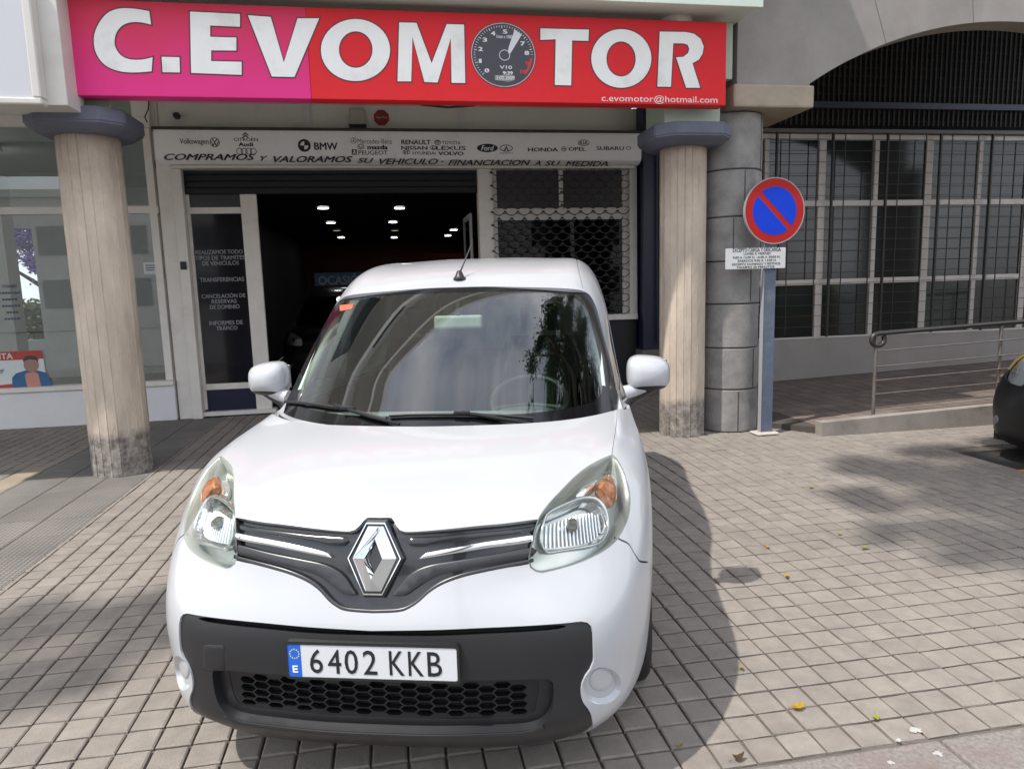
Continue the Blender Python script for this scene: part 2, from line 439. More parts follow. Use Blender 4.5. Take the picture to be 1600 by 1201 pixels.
i0, i1 = math.ceil((-2.25 - OX) / PITCH), math.floor((4.9 - OX) / PITCH)
for i in range(i0 - 1, i1 + 1):
    for j in range(-1, 60):
        x = OX + (i + .5) * PITCH; y = OY + (j + .5) * PITCH; w = h = 1.
        if x - PITCH / 2 < -2.25: w = (x + PITCH / 2 + 2.25) / PITCH; x = (x + PITCH / 2 - 2.25) / 2
        if y - PITCH / 2 < 2.0: h = (y + PITCH / 2 - 2.0) / PITCH; y = (y + PITCH / 2 + 2.0) / 2
        if w > .12 and h > .12 and y + PITCH * h / 2 < 9.83: slots.append((x, y, w, h))
for i in range(-50, 0):           # beyond the ribbed strip, and the strip below the ramp
    for j in range(20, 60):
        x = -3.32 + (i + .5) * PITCH; y = OY + (j + .5) * PITCH
        if y > 5.2 and y < 9.75: slots.append((x, y, 1, 1))
for i in range(0, 46):
    for j in range(27, 34):
        x = 4.9 + (i + .5) * PITCH; y = OY + (j + .5) * PITCH
        if 5.56 < y < 6.4: slots.append((x, y, 1, 1))
def px_of(x, y, z):
    d = np.array([x, y, z]) - CAM_O; k = d @ CAM_W
    return 800 + F_PX * (d @ CAM_R) / k, 600.5 - F_PX * (d @ CAM_U) / k
def shown(x, y):
    px, py = px_of(x, y, 0)
    if not (-10 < px < 1610 and py < 1215): return 9e9
    if 262 < px < 1022 and py < 1165 - max(0, (330 - px)) * .9 - max(0, px - 880) * 1.1 and py > 640: return 1e6 + y   # behind the van
    return math.hypot(x, y)
slots.sort(key=lambda q: shown(q[0], q[1]))
rp = random.Random(3)
for n, (x, y, w, h) in enumerate(slots[:300]):
    o = obj('paver', PM[rp.randrange(6)], pave, loc=(x, y, rp.uniform(-.0012, .0012)))
    o.scale = (w, h, 1); o.rotation_euler = (rp.uniform(-.004, .004), rp.uniform(-.004, .004), rp.uniform(-.006, .006))
VV, FF, TT = [], [], []
for x, y, w, h in slots[300:]:
    v, f = PV[rp.randrange(6)]; b = len(VV); dz = rp.uniform(-.0012, .0012); tx, ty = rp.uniform(-.004, .004), rp.uniform(-.004, .004)
    VV += [(x + a * w, y + c * h, z + dz + tx * a + ty * c) for a, c, z in v]; FF += [tuple(b + q for q in t) for t in f]; TT += [rp.random()] * len(f)
me = mesh('pavers', VV, FF); at = me.attributes.new('tone', 'FLOAT', 'FACE'); at.data.foreach_set('value', TT)
obj('pavers', me, pave, PAVERJ, kind='stuff')
# ribbed strip of larger tiles
def ribbed(name, col):
    m = mat(name, col, rough=.85, var=.18, vscale=1.6, stain=tuple(c * .7 for c in col), sscale=.9, objvar=.05, coords='World')
    t = m.node_tree; b = t.nodes['Principled BSDF']; co = t.nodes.new('ShaderNodeTexCoord')
    br = t.nodes.new('ShaderNodeTexBrick'); br.offset = 0; br.inputs['Scale'].default_value = 1; br.inputs['Brick Width'].default_value = .036; br.inputs['Row Height'].default_value = .036; br.inputs['Mortar Size'].default_value = .006; br.inputs['Mortar Smooth'].default_value = .6
    br.inputs['Color1'].default_value = br.inputs['Color2'].default_value = (1, 1, 1, 1); br.inputs['Mortar'].default_value = (0, 0, 0, 1)
    bp = t.nodes.new('ShaderNodeBump'); bp.inputs['Distance'].default_value = .006; bp.inputs['Strength'].default_value = .9
    t.links.new(co.outputs['Object'], br.inputs['Vector']); t.links.new(br.outputs['Color'], bp.inputs['Height']); t.links.new(bp.outputs[0], b.inputs['Normal'])
    src = b.inputs['Base Color'].links[0].from_socket; x = t.nodes.new('ShaderNodeMix'); x.data_type = 'RGBA'; x.blend_type = 'MULTIPLY'; x.inputs[0].default_value = .42   # grooves in a darker tone
    t.links.new(src, x.inputs[6]); t.links.new(br.outputs['Color'], x.inputs[7]); t.links.new(x.outputs[2], b.inputs['Base Color'])
    return m
RIB = ribbed('ribbed_tile', (.205, .188, .172))
bm = bmesh.new(); add_box(bm, -.196, .196, -.196, .196, -.014, -.001, .003); RT = bm_mesh('ribbed_tile', bm); RT.materials.append(RIB)
for i in range(-3, 0):
    for j in range(20):
        x = -2.25 + (i + .5) * .357; y = 2.02 + (j + .5) * .39
        o = obj('ribbed_tile', RT, pave, loc=(x, y, rp.uniform(-.001, .001))); o.scale = (.357 / .4, .39 / .4, 1)
YEL = mat('tan_tile', (.27, .225, .165), rough=.85, var=.15, vscale=3)
bm = bmesh.new(); add_box(bm, -.10, .10, -.19, .19, -.014, .0015, .003); YT = bm_mesh('tan_tile', bm); YT.materials.append(YEL)
for j in range(8): obj('tan_tile', YT, pave, loc=(-3.44, 4.4 + j * .39, .0015))
# kerb
GRAN = mat('granite_kerb', (.20, .175, .16), rough=.8, var=.35, vscale=60, bump=.25, bscale=120, stain=(.17, .12, .105), sscale=3)
kerb = obj('kerb', mesh('kerb', [(-12, 1.60, -.139), (13, 1.60, -.139), (13, 1.97, -.139), (-12, 1.97, -.139)], [(0, 1, 2, 3)]), None, GRAN, kind='structure')
bm = bmesh.new(); add_box(bm, -.496, .496, 1.66, 1.985, -.138, .002, .012, 2); KS = bm_mesh('kerb_stone', bm); KS.materials.append(GRAN)
for i in range(-6, 8): obj('kerb_stone', KS, kerb, loc=(i * 1. + .32, 0, 0))
# parking bay
bay = box('parking_bay', 4.93, 13, -2, 5.47, -.139, -.02, ASPH, None, kind='structure')
box('bay_line', 5.02, 12, 4.78, 4.88, -.0196, -.016, mat('yellow_line', (.55, .27, .03), rough=.7, var=.3, vscale=20), bay, bev=0)
box('bay_edging', 4.80, 4.926, 1.99, 5.56, -.138, .003, GRAN, bay, bev=.008)

# ================================================================== the shop building
YW = 9.8
CREAM = mat('cream_panel', (.78, .75, .67), rough=.6, var=.05, vscale=2, stain=(.62, .59, .51), sscale=1.2)
FRAME = mat('white_frame', (.72, .68, .63), rough=.45, var=.06, vscale=5, stain=(.62, .57, .51), sscale=3)
WALLW = mat('white_base_wall', (.72, .71, .72), rough=.6, var=.05, vscale=3, stain=(.64, .62, .62), sscale=1.5)
GREEN = mat('pale_green_plaster', (.60, .68, .60), rough=.75, var=.06, vscale=2)
GREEND = mat('green_plaster', (.42, .50, .40), rough=.75, var=.1, vscale=2)
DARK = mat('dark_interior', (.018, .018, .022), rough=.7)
NAVY = mat('navy_panel', (.010, .013, .040), rough=.35)
BLKW = mat('black_wall', (.012, .012, .016), rough=.5)
PANE = glass('shop_glass', (.74, .77, .76), ior=1.5, refl=2.)
DPANE = glass('dark_shop_glass', (.25, .26, .28), ior=1.5, refl=.9)
shop = empty('shop_building', 'cream shop front with open dark doorway behind the white van', 'shop', (0, YW, 0))
def sbox(n, x0, x1, y0, y1, z0, z1, m, parent=shop, **k):   # world coordinates -> shop's frame
    return box(n, x0, x1, y0 - YW, y1 - YW, z0, z1, m, parent, **k)
sbox('canopy', -9, 3.44, 6.36, 10.2, 4.07, 4.45, GREEN)
sbox('canopy_edge', -9, 3.47, 6.28, 6.36, 4.05, 4.62, GREEN)
sbox('beam', -9, 3.40, 6.72, 7.12, 3.55, 4.07, GREEND)
sbox('ceiling', -9, 3.44, 7.13, 9.79, 4.00, 4.06, mat('white_ceiling', (.86, .85, .82), rough=.8))
UP = mat('upper_storey_plaster', (.74, .72, .67), rough=.8, var=.08, vscale=1)
sbox('upper_storey', -14, 3.44, 6.6, 16, 4.46, 11.2, UP); sbox('upper_storey', 3.45, 14, 7.36, 16, 5.7, 11.2, UP)
for z in (6.4, 8.9): sbox('balcony', -13, 3.4, 5.9, 6.6, z, z + .25, UP)
for k in range(5):
    for z in (4.9, 7.0, 9.4): sbox('upper_window', -12 + k * 2.8, -10.6 + k * 2.8, 6.55, 6.62, z, z + 1.3, mat('upper_glass', (.03, .035, .04), rough=.1))
sbox('cornice', -14.1, 14.1, 6.2, 6.62, 11.1, 11.5, UP)
# cream panels above the shutter box
xs_ = [-2.80, -.95, 1.05, 3.5]
for a, b in zip(xs_, xs_[1:]): sbox('upper_panel', a + .012, b - .012, 9.76, 9.80, 3.60, 4.0, CREAM)
for a in xs_: sbox('panel_strip', a - .05, a + .05, 9.735, 9.757, 3.60, 4.0, FRAME)
sbox('panel_rail', -2.8, 3.5, 9.72, 9.757, 3.60, 3.66, FRAME)
# jambs, door, opening
sbox('left_jamb', -2.80, -2.62, 9.66, 9.82, 0, 3.62, FRAME)
sbox('left_jamb_inner', -2.62, -2.50, 9.60, 9.80, .0, 3.2, FRAME)
sbox('centre_jamb', 1.235, 1.435, 9.62, 9.82, 0, 3.2, FRAME)
sbox('right_jamb', 3.36, 3.47, 9.62, 9.82, 1.12, 3.2, FRAME)
sbox('window_sill', 1.435, 3.47, 9.60, 9.80, 1.09, 1.17, FRAME)
sbox('under_window_wall', 1.435, 3.47, 9.66, 9.80, 0, 1.09, BLKW)
sbox('navy_post', 3.50, 3.76, 9.45, 9.80, .66, 4.0, NAVY)
sbox('post_plinth', 3.46, 3.80, 9.40, 9.80, 0, .66, mat('plinth', (.14, .125, .11), rough=.8, var=.2))
sbox('key_switch', -2.60, -2.53, 9.575, 9.60, 1.93, 2.03, BLKW)
# roller shutter, half down
SHUT = mat('shutter_navy', (.008, .009, .014), rough=.6, metal=0.)
sh = sbox('roller_shutter', -2.50, 1.235, 9.72, 9.74, 2.87, 3.2, SHUT)
for k in range(4): box('slat', -2.495, 1.23, 9.700 - YW, 9.720 - YW, 2.875 + k * .082, 2.875 + k * .082 + .076, SHUT, sh, bev=.012, seg=2)
# door leaf
dr = sbox('door', -2.498, -2.455, 9.70, 9.76, .10, 2.87, FRAME, label='white framed shop door with dark glass and grey lettering')
def dbox(n, x0, x1, z0, z1, m, y0=9.70, y1=9.76, **k): return box(n, x0, x1, y0 - YW, y1 - YW, z0, z1, m, dr, **k)
dbox('stile', -1.838, -1.64, .06, 2.87, FRAME); dbox('top_rail', -2.455, -1.838, 2.63, 2.71, FRAME); dbox('bottom_rail', -2.455, -1.838, .36, .44, FRAME)
dbox('threshold', -2.50, -1.58, .02, .075, FRAME, 9.64, 9.78); dbox('kick_panel', -2.455, -1.838, .075, .36, NAVY, 9.72, 9.75)
dbox('pane', -2.455, -1.838, .44, 2.63, mat('door_glass', (.010, .011, .016), rough=.08), 9.722, 9.740); dbox('transom_pane', -2.455, -1.838, 2.71, 2.87, mat('grey_glass', (.07, .075, .08), rough=.15), 9.722, 9.740)
DTX = mat('door_lettering', (.26, .26, .27), rough=.6)
def ptext(name, s, a0, b0, a1, b1, y, m, parent, oy=0., **k):
    """lettering in the photo box (a0,b0)-(a1,b1) on the plane y, parent's origin at oy"""
    bmid = (b0 + b1) / 2; amid = (a0 + a1) / 2
    return text(name, s, P(a0, bmid, y)[0], P(a1, bmid, y)[0], P(amid, b1, y)[1], P(amid, b0, y)[1], y - oy, m, parent, **k)
for s, *q in (('REALIZAMOS TODO', 305.4, 390.4, 379.4, 397), ('TIPOS DE TRAMITES', 304.5, 399.4, 382.4, 406), ('DE VEHICULOS', 316, 407.8, 373.4, 414.4), ('TRANSFERENCIAS', 312, 433.3, 381.5, 440),
              ('CANCELACIÓN DE', 315, 457.5, 383.3, 465.4), ('RESERVAS', 330.6, 467.5, 369.9, 473.8), ('DE DOMINIO', 327.9, 475.9, 374.3, 482.5), ('INFORMES DE', 327, 500.8, 379.4, 507.4), ('TRÁFICO', 337.5, 508, 371, 515.5)):
    ptext('lettering', s, *q, 9.719, DTX, dr, YW, bold=.02, ext=.001)
# open inner door leaf at the right of the doorway
od = sbox('inner_door', 1.16, 1.20, 9.86, 10.7, .05, 2.60, mat('grey_alu', (.20, .20, .20), rough=.4, metal=.4)) if False else None
bm = bmesh.new()
for q in ((1.13, 1.17, .06, .13, .05, 2.62), (1.13, 1.17, .85, .92, .05, 2.62), (1.13, 1.17, .13, .85, 2.54, 2.62), (1.13, 1.17, .13, .85, .05, .20)): add_box(bm, *q, .004)
idoor = obj('inner_door', bm_mesh('inner_door', bm), shop, mat('grey_alu', (.24, .24, .24), rough=.4, metal=.3))
box('pane', 1.145, 1.155, .13, .85, .20, 2.54, DPANE, idoor, bev=0)
# display window with expanding grille
wf = sbox('window_frame', 1.435, 1.50, 9.70, 9.76, 1.17, 3.2, FRAME)
def wbox(n, x0, x1, z0, z1, m=FRAME, y0=9.70, y1=9.76, **k): return box(n, x0, x1, y0 - YW, y1 - YW, z0, z1, m, wf, **k)
wbox('stile', 3.28, 3.36, 1.17, 3.2); wbox('transom', 1.50, 3.28, 2.50, 2.66); wbox('mullion', 2.37, 2.43, 2.66, 3.2)
wbox('upper_pane', 1.50, 2.37, 2.66, 3.2, mat('louvre_grey', (.055, .048, .052), rough=.4), 9.72, 9.74); wbox('upper_pane', 2.43, 3.28, 2.66, 3.2, MATS['louvre_grey'], 9.72, 9.74)
wbox('pane', 1.50, 3.28, 1.17, 2.50, DPANE, 9.725, 9.735, bev=0)
bm = bmesh.new(); Rr = .088
cols = int((3.36 - 1.47) / (Rr * 2)) + 1
for j in range(30):
    z = 3.16 - j * Rr * .98
    if z < 1.2: break
    for i in range(cols + 1):
        x = 1.50 + i * Rr * 2 + (Rr if j % 2 else 0)
        if x > 3.34: continue
        add_tube(bm, [(x + Rr * .98 * math.cos(R(a)), 9.585 - YW + .003 * (i % 2), z + Rr * .98 * math.sin(R(a))) for a in range(200, 341, 20)], .0075, 4)
        add_tube(bm, [(x + Rr * .98 * math.cos(R(a)), 9.580 - YW + .003 * (i % 2), z + Rr * .55 * math.sin(R(a)) - Rr * .32) for a in range(20, 161, 20)], .006, 4)
        add_box(bm, x - Rr - .016, x - Rr + .016, 9.575 - YW, 9.597 - YW, z - .055, z - .030)
obj('security_grille', bm_mesh('security_grille', bm), shop, mat('grille_black', (.015, .013, .013), rough=.5), kind='stuff')
# dark showroom behind
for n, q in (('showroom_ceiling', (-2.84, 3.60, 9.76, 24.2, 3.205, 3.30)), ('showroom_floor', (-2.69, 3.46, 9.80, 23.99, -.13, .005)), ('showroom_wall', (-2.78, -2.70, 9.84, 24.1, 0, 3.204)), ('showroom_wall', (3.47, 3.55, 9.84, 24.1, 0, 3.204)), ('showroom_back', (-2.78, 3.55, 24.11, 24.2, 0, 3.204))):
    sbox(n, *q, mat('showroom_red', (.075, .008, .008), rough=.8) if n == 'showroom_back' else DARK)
sbox('red_partition', .9, 2.2, 21, 21.1, 0, 2.6, MATS['showroom_red'])
# side view out through the far end of the display window
sbox('far_window', 2.55, 2.98, 14.0, 14.05, 1.35, 2.35, mat('far_window_bright', (.4, .45, .4), rough=.6, emit=(.55, .62, .55), estr=.25)) if False else None

# ---- brand board on the shutter box
YB = 9.42
fas = empty('shutter_box_board', 'long white board of car brand names above the dark doorway', 'sign', (0, YB, 0))
WBD = mat('white_board', (.88, .87, .86), rough=.45, var=.03, vscale=2, stain=(.62, .60, .57), sscale=1.4)
bm = bmesh.new(); prof = [(0, 3.60), (0, 3.30), (.02, 3.25), (.07, 3.215), (.16, 3.20), (.36, 3.20), (.36, 3.60)]
A = [bm.verts.new((-2.72, y, z)) for y, z in prof]; B = [bm.verts.new((3.46, y, z)) for y, z in prof]
for i in range(len(prof)): bm.faces.new((A[i], A[(i + 1) % 7], B[(i + 1) % 7], B[i]))
bm.faces.new(A[::-1]); bm.faces.new(B); bmesh.ops.recalc_face_normals(bm, faces=bm.faces)
obj('board', bm_mesh('board', bm, angle=30), fas, WBD)
box('top_edge', -2.74, 3.47, -.02, .36, 3.602, 3.635, mat('brown_trim', (.05, .04, .032), rough=.7, var=.4), fas)
box('lower_trim', -2.60, 3.40, .10, .34, 3.165, 3.198, FRAME, fas)
INKB = mat('board_ink', (.016, .016, .019), rough=.55); INKG = mat('board_ink_grey', (.10, .10, .11), rough=.55)
for s, a0, b0, a1, b1, bo in (('Volkswagen', 280.7, 217, 326, 227.5, .01), ('CITROËN', 365, 214.6, 403, 221, .01), ('Audi', 372.5, 222.6, 395.7, 229, .04), ('BMW', 490.7, 223, 527.5, 234.5, .03), ('Mercedes-Benz', 558.7, 217, 612.5, 224.8, 0), ('mazda', 573.7, 226.7, 606, 233.7, .05),
                              ('PEUGEOT', 560, 235.5, 605.7, 242, .01), ('RENAULT', 627, 218.7, 673, 226, .03), ('TOYOTA', 691, 220.7, 719.7, 226, .012), ('NISSAN', 627, 228.4, 668, 234.2, .03), ('LEXUS', 681.5, 228.4, 727.6, 234.8, .02), ('HYUNDAI', 644.8, 237, 680.7, 242, .01),
                              ('VOLVO', 684.6, 237, 724.3, 243, .04), ('HONDA', 824.8, 231, 872, 237, .03), ('OPEL', 888.3, 230.2, 915.2, 236, .02), ('SUBARU', 932, 229, 975, 234.8, .02), ('INFINITI', 780.7, 238.4, 801, 240.4, 0)):
    ptext('brand_name', s, a0, b0, a1, b1, YB, INKG if s in ('Mercedes-Benz', 'INFINITI') else INKB, fas, YB, bold=bo)
for s, a0, b0, a1, b1 in (('COMPRAMOS', 256, 240.5, 399, 250.5), ('Y', 406.7, 243.8, 418.7, 251.5), ('VALORAMOS', 427.5, 244, 551, 254), ('SU', 558, 247, 584, 255), ('VEHICULO', 593, 248, 684.6, 257), ('-', 689, 252.4, 693.5, 253.8), ('FINANCIACION', 700, 250, 829, 258.5), ('A', 835, 251, 844.7, 258.8), ('SU', 851, 251.4, 876, 259.3), ('MEDIDA', 883, 252, 950, 260)):
    ptext('slogan', s, a0, b0, a1, b1, YB - .002, INKB, fas, YB, bold=.022, shear=.35)
def ring(cx, cy, rx, ry, w, n=28):
    a, z = P(cx, cy, YB); kx = P(cx + 1, cy, YB)[0] - a; kz = z - P(cx, cy + 1, YB)[1]
    return [ell(a, z, rx * kx, ry * kz, n), ell(a, z, (rx - w) * kx, (ry - w) * kz, n)]
def pp(pts): return [P(a, b, YB) for a, b in pts]
def emblem(name, polys, m=INKB, y=-.0025): plate(name, polys, y, y + .004, m, fas)
emblem('emblem', ring(335.5, 222.5, 7.6, 7.6, 1.)); emblem('emblem', [pp([(331, 217.5), (332.6, 217.2), (335.5, 221.5), (338.4, 217.2), (340, 217.5), (336, 223), (338.2, 226.3), (340.8, 220.5), (341.8, 221.4), (338.2, 229), (335.5, 225.2), (332.8, 229), (329.2, 221.4), (330.2, 220.5), (332.8, 226.3), (335, 223)])])
for dy in (0, 4): emblem('chevron', [pp([(383.3, 206.6 + dy), (389, 211.8 + dy), (386.8, 212 + dy), (383.3, 209.2 + dy), (379.8, 212 + dy), (377.6, 211.8 + dy)])])
for k in range(4): emblem('emblem_ring', ring(374.4 + k * 7.1, 236.6, 5.2, 5.2, 1.0), y=-.0025 - .0006 * (k % 2))
emblem('emblem', ring(475.5, 227.5, 10, 10, 3.6)); emblem('emblem', [pp([(475.5, 227.5), (475.5, 221), (479, 222), (481.5, 225), (482, 227.5)]), pp([(475.5, 227.5), (475.5, 234), (472, 233), (469.5, 230), (469, 227.5)])])
emblem('emblem', ring(552.5, 220, 4.6, 4.6, .8), INKG); emblem('emblem', [pp([(552.5, 215.8), (553.2, 219.7), (556.4, 222.3), (552.5, 220.8), (548.6, 222.3), (551.8, 219.7)])], INKG)
emblem('emblem', ring(564, 229.5, 5.4, 4.2, 1.0)); emblem('emblem', [pp([(560, 227.5), (564, 230.5), (568, 227.5), (567.4, 229.4), (564, 232), (560.6, 229.4)])])
emblem('emblem', [pp([(549.5, 233.5), (557.5, 233.5), (557.5, 242), (549.5, 242)]), pp([(552, 235), (554, 234.6), (555.5, 236), (555, 238), (556.2, 241), (554.6, 241), (553.6, 238.6), (552, 241), (550.6, 241), (552.4, 237.5)])])
for cx, cy, rx, ry, w in ((683.8, 222.8, 5.2, 3.8, .9), (677, 231, 4.6, 3.5, .9), (635, 238, 6, 3.6, .9), (881, 233, 3.8, 3.8, .8), (912, 223.3, 9, 4.8, .9), (982, 231.5, 4, 2.8, .8)): emblem('emblem', ring(cx, cy, rx, ry, w))
emblem('emblem', ring(683.8, 221.6, 3.6, 1.6, .7), y=-.003); emblem('emblem', ring(683.8, 223, 1.6, 3.4, .6), y=-.0034)
emblem('emblem', [pp([(675.6, 228.5), (676.8, 228.5), (676.4, 232), (680, 232), (679.4, 233), (674.8, 233)])]); emblem('emblem', [pp([(631.8, 236), (633, 236), (633.4, 237.6), (636.2, 237.2), (636.4, 235.8), (637.8, 235.6), (637.4, 240), (636.2, 240), (636, 238.4), (633.4, 238.8), (633, 240.2), (631.6, 240.2)])])
emblem('emblem', [pp([(877.5, 233.2), (881.2, 231.4), (881, 232.6), (884.6, 232.6), (881, 234.6), (881.2, 233.4)])])
ptext('brand_name', 'KIA', 905.8, 220.6, 918.2, 226, YB, INKB, fas, YB, bold=.02)
emblem('emblem', [pp(ell(761.5, 231.5, 16.2, 6.6, 36))]); ptext('brand_name', 'Ford', 751.5, 227.6, 772, 235.6, YB - .003, WBD, fas, YB, bold=.02, shear=.3)
emblem('emblem', ring(791, 231.8, 10.2, 5.4, 1.1)); emblem('emblem', [pp([(791, 228), (795.5, 236.6), (793.4, 236.8), (791, 231.4), (788.6, 236.8), (786.5, 236.6)])])

# ---- the big red sign
YS = 6.5
sign = empty('shop_sign', 'long pink and red sign board with big white letters over the shop', 'sign', (0, YS, 3.6))
def srel(x, z): return (x, z - 3.6)
SX0, SX1, SXM, SZ0, SZ1 = -2.445, 3.225, P(483, 100, YS)[0], 3.25, 3.99
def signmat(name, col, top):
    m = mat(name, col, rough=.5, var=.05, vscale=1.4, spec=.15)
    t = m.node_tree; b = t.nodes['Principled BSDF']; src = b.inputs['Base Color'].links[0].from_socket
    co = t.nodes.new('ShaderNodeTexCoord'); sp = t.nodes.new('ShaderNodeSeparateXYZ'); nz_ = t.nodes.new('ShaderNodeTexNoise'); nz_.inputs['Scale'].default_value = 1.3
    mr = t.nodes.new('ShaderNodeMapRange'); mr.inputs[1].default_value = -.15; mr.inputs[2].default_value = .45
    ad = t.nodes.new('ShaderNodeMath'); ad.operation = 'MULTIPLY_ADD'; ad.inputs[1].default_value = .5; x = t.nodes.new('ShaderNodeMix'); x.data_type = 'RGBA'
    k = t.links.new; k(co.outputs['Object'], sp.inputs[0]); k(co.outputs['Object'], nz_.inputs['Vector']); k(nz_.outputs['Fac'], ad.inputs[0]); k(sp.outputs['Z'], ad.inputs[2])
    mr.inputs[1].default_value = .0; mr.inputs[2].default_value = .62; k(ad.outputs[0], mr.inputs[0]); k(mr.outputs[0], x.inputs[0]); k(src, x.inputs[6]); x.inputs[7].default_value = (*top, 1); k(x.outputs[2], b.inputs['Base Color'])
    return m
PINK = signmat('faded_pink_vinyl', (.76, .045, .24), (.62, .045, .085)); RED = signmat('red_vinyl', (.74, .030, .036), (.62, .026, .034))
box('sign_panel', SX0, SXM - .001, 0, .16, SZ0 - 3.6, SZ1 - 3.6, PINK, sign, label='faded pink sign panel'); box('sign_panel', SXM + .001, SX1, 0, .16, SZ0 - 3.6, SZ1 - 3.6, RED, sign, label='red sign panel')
LETM = mat('sign_letter_white', (.84, .83, .80), rough=.5, var=.04, vscale=3, stain=(.68, .66, .62), sscale=2.2); LETO = mat('sign_letter_outline', (.10, .02, .035), rough=.5)
z1 = lambda pts: [P(a / 2.6667, b / 2.6667, YS) for a, b in pts]; z2 = lambda pts: [P(500 + a / 2.6667, b / 2.6667, YS) for a, b in pts]; z3 = lambda pts: [P(1000 + a / 2.6667, b / 2.6667, YS) for a, b in pts]
Cc = [(622, 48), (560, 38), (500, 37), (450, 55), (415, 95), (395, 140), (392, 180), (400, 220), (425, 260), (460, 285), (510, 300), (570, 303), (632, 298), (636, 240), (590, 250), (540, 248), (505, 232), (482, 200), (478, 165), (490, 130), (515, 105), (550, 94), (590, 95), (630, 104)]
Csm = [tuple(q) for q in smooth_line(Cc[:13], 8)] + [tuple(q) for q in smooth_line(Cc[13:], 8)]
letters = [[z1(Csm)], [z1([(674, 238), (748, 240), (750, 303), (678, 302)])],
    [z1([(792, 50), (1000, 60), (1000, 113), (876, 108), (876, 155), (985, 158), (985, 212), (880, 211), (880, 256), (1007, 259), (1007, 313), (797, 305)])],
    [z1([(1033, 65), (1128, 72), (1183, 262), (1240, 78), (1330, 78), (1227, 322), (1133, 320)])],
    [z2(ell(148, 210, 144, 129, 48)), z2(ell(149, 208, 70, 76, 40))],
    [z2([(330, 95), (402, 97), (465, 265), (528, 102), (600, 104), (605, 347), (548, 346), (545, 160), (490, 345), (435, 343), (385, 155), (380, 340), (323, 340)])],
    [z2([(918, 120), (1120, 125), (1118, 172), (1050, 170), (1046, 357), (978, 355), (982, 165), (918, 168)])],
    [z2(ell(1255, 245, 125, 122, 48)), z2(ell(1254, 247, 61, 73, 40))],
    [z3([(82, 133), (190, 135), (225, 142), (252, 163), (265, 195), (260, 225), (245, 250), (218, 265), (250, 367), (192, 367), (150, 240), (180, 238), (200, 222), (205, 205), (198, 188), (180, 182), (138, 182), (128, 363), (72, 362)])]]
def rel(polys): return [[srel(*q) for q in pl] for pl in polys]
for pls in letters:
    lt = plate('letter', rel(pls), -.0035, .002, LETM, sign)
    plate('letter_outline', rel([offset_poly(pls[0], .011)] + [offset_poly(q, -.011) for q in pls[1:]]), -.0018, .0015, LETO, lt)
ptext('email_line', 'c.evomotor@hotmail.com', 940, 149.5, 1121, 162.5, YS, mat('white_vinyl', (.72, .71, .70), rough=.5), sign, 0).location = (0, -YS - .0 + 0, -3.6)
def gz(a, b): return srel(*P(720 + a / 9.236, 20 + b / 9.236, YS))
gc = gz(615, 615); gx = abs(gz(1075, 615)[0] - gc[0]); gzr = abs(gz(615, 150)[1] - gc[1])
gauge = plate('gauge', [ell(gc[0], gc[1], gx * 1.02, gzr * 1.03, 64)], -.003, .002, mat('gauge_black', (.035, .033, .045), rough=.35), sign, label='printed black rev counter in place of a letter O')
GW = mat('gauge_white', (.66, .66, .66), rough=.5); GR_ = mat('gauge_red', (.55, .03, .04), rough=.5)
def gplate(n, polys, m, d=-.004): plate(n, polys, d, d + .0012, m, gauge)
gplate('gauge_rim', [ell(gc[0], gc[1], gx, gzr, 64), ell(gc[0], gc[1], gx * .975, gzr * .975, 64)], mat('gauge_pink', (.62, .40, .40), rough=.5))
gplate('gauge_hub', [ell(gc[0] + .01, gc[1], gx * .17, gzr * .17, 30), ell(gc[0] + .01, gc[1], gx * .15, gzr * .15, 30)], GW)
gplate('needle', [[gz(775, 250), gz(880, 320), gz(715, 590), gz(690, 595), gz(680, 570), gz(690, 500)]], GW, -.005)
bm = bmesh.new(); bmr = bmesh.new()
for k in range(51):
    a = R(223 - k * 5.25); l = .085 if k % 5 == 0 else .055; w = .011 if k % 5 == 0 else .007
    t = (math.cos(a), math.sin(a)); nrm_ = (-math.sin(a), math.cos(a))
    pl = [(gc[0] + gx * (t[0] * r_ + nrm_[0] * w * s_), gc[1] + gzr * (t[1] * r_ + nrm_[1] * w * s_)) for r_, s_ in ((.92, -1), (.92, 1), (.92 - l, 1), (.92 - l, -1))]
    add_plate(bmr if k > 42 else bm, [pl], lambda a, b, d: (a, d, b), -.0042, -.003)
obj('scale_marks', bm_mesh('scale_marks', bm), gauge, GW, kind='stuff'); obj('red_scale_marks', bm_mesh('red_scale_marks', bmr), gauge, GR_, kind='stuff')
red = [(gc[0] + gx * r_ * math.cos(R(a)), gc[1] + gzr * r_ * math.sin(R(a))) for r_, rng_ in ((.90, range(-5, -42, -4)), (.83, range(-41, -4, 4))) for a in rng_]
gplate('red_zone', [red], GR_, -.0046)
def gtext(n, s, a0, b0, a1, b1, m=GW, bold=.05):
    q0, q1 = gz(a0, b1), gz(a1, b0); text(n, s, q0[0], q1[0], q0[1], q1[1], -.0045, m, gauge, bold=bold, ext=.0006)
for s, a, b, m in (('0', 375, 838, GW), ('1', 280, 700, GW), ('2', 283, 528, GW), ('3', 345, 395, GW), ('4', 465, 302, GW), ('5', 638, 278, GW), ('7', 892, 450, GW), ('8', 952, 585, GW), ('9', 958, 738, GR_), ('10', 900, 855, GR_)):
    w = 20 if s == '1' else 45 if s == '10' else 34; gtext('gauge_number', s, a - w, b - 30, a + w, b + 30, m)
gtext('gauge_text', '1/min x 1000', 515, 328, 740, 372, bold=.02); gtext('gauge_text', 'V10', 560, 768, 738, 815, bold=.02); gtext('gauge_text', '9:39', 605, 850, 750, 900); gtext('gauge_text', '3.02.2009', 510, 918, 775, 968, bold=.03)
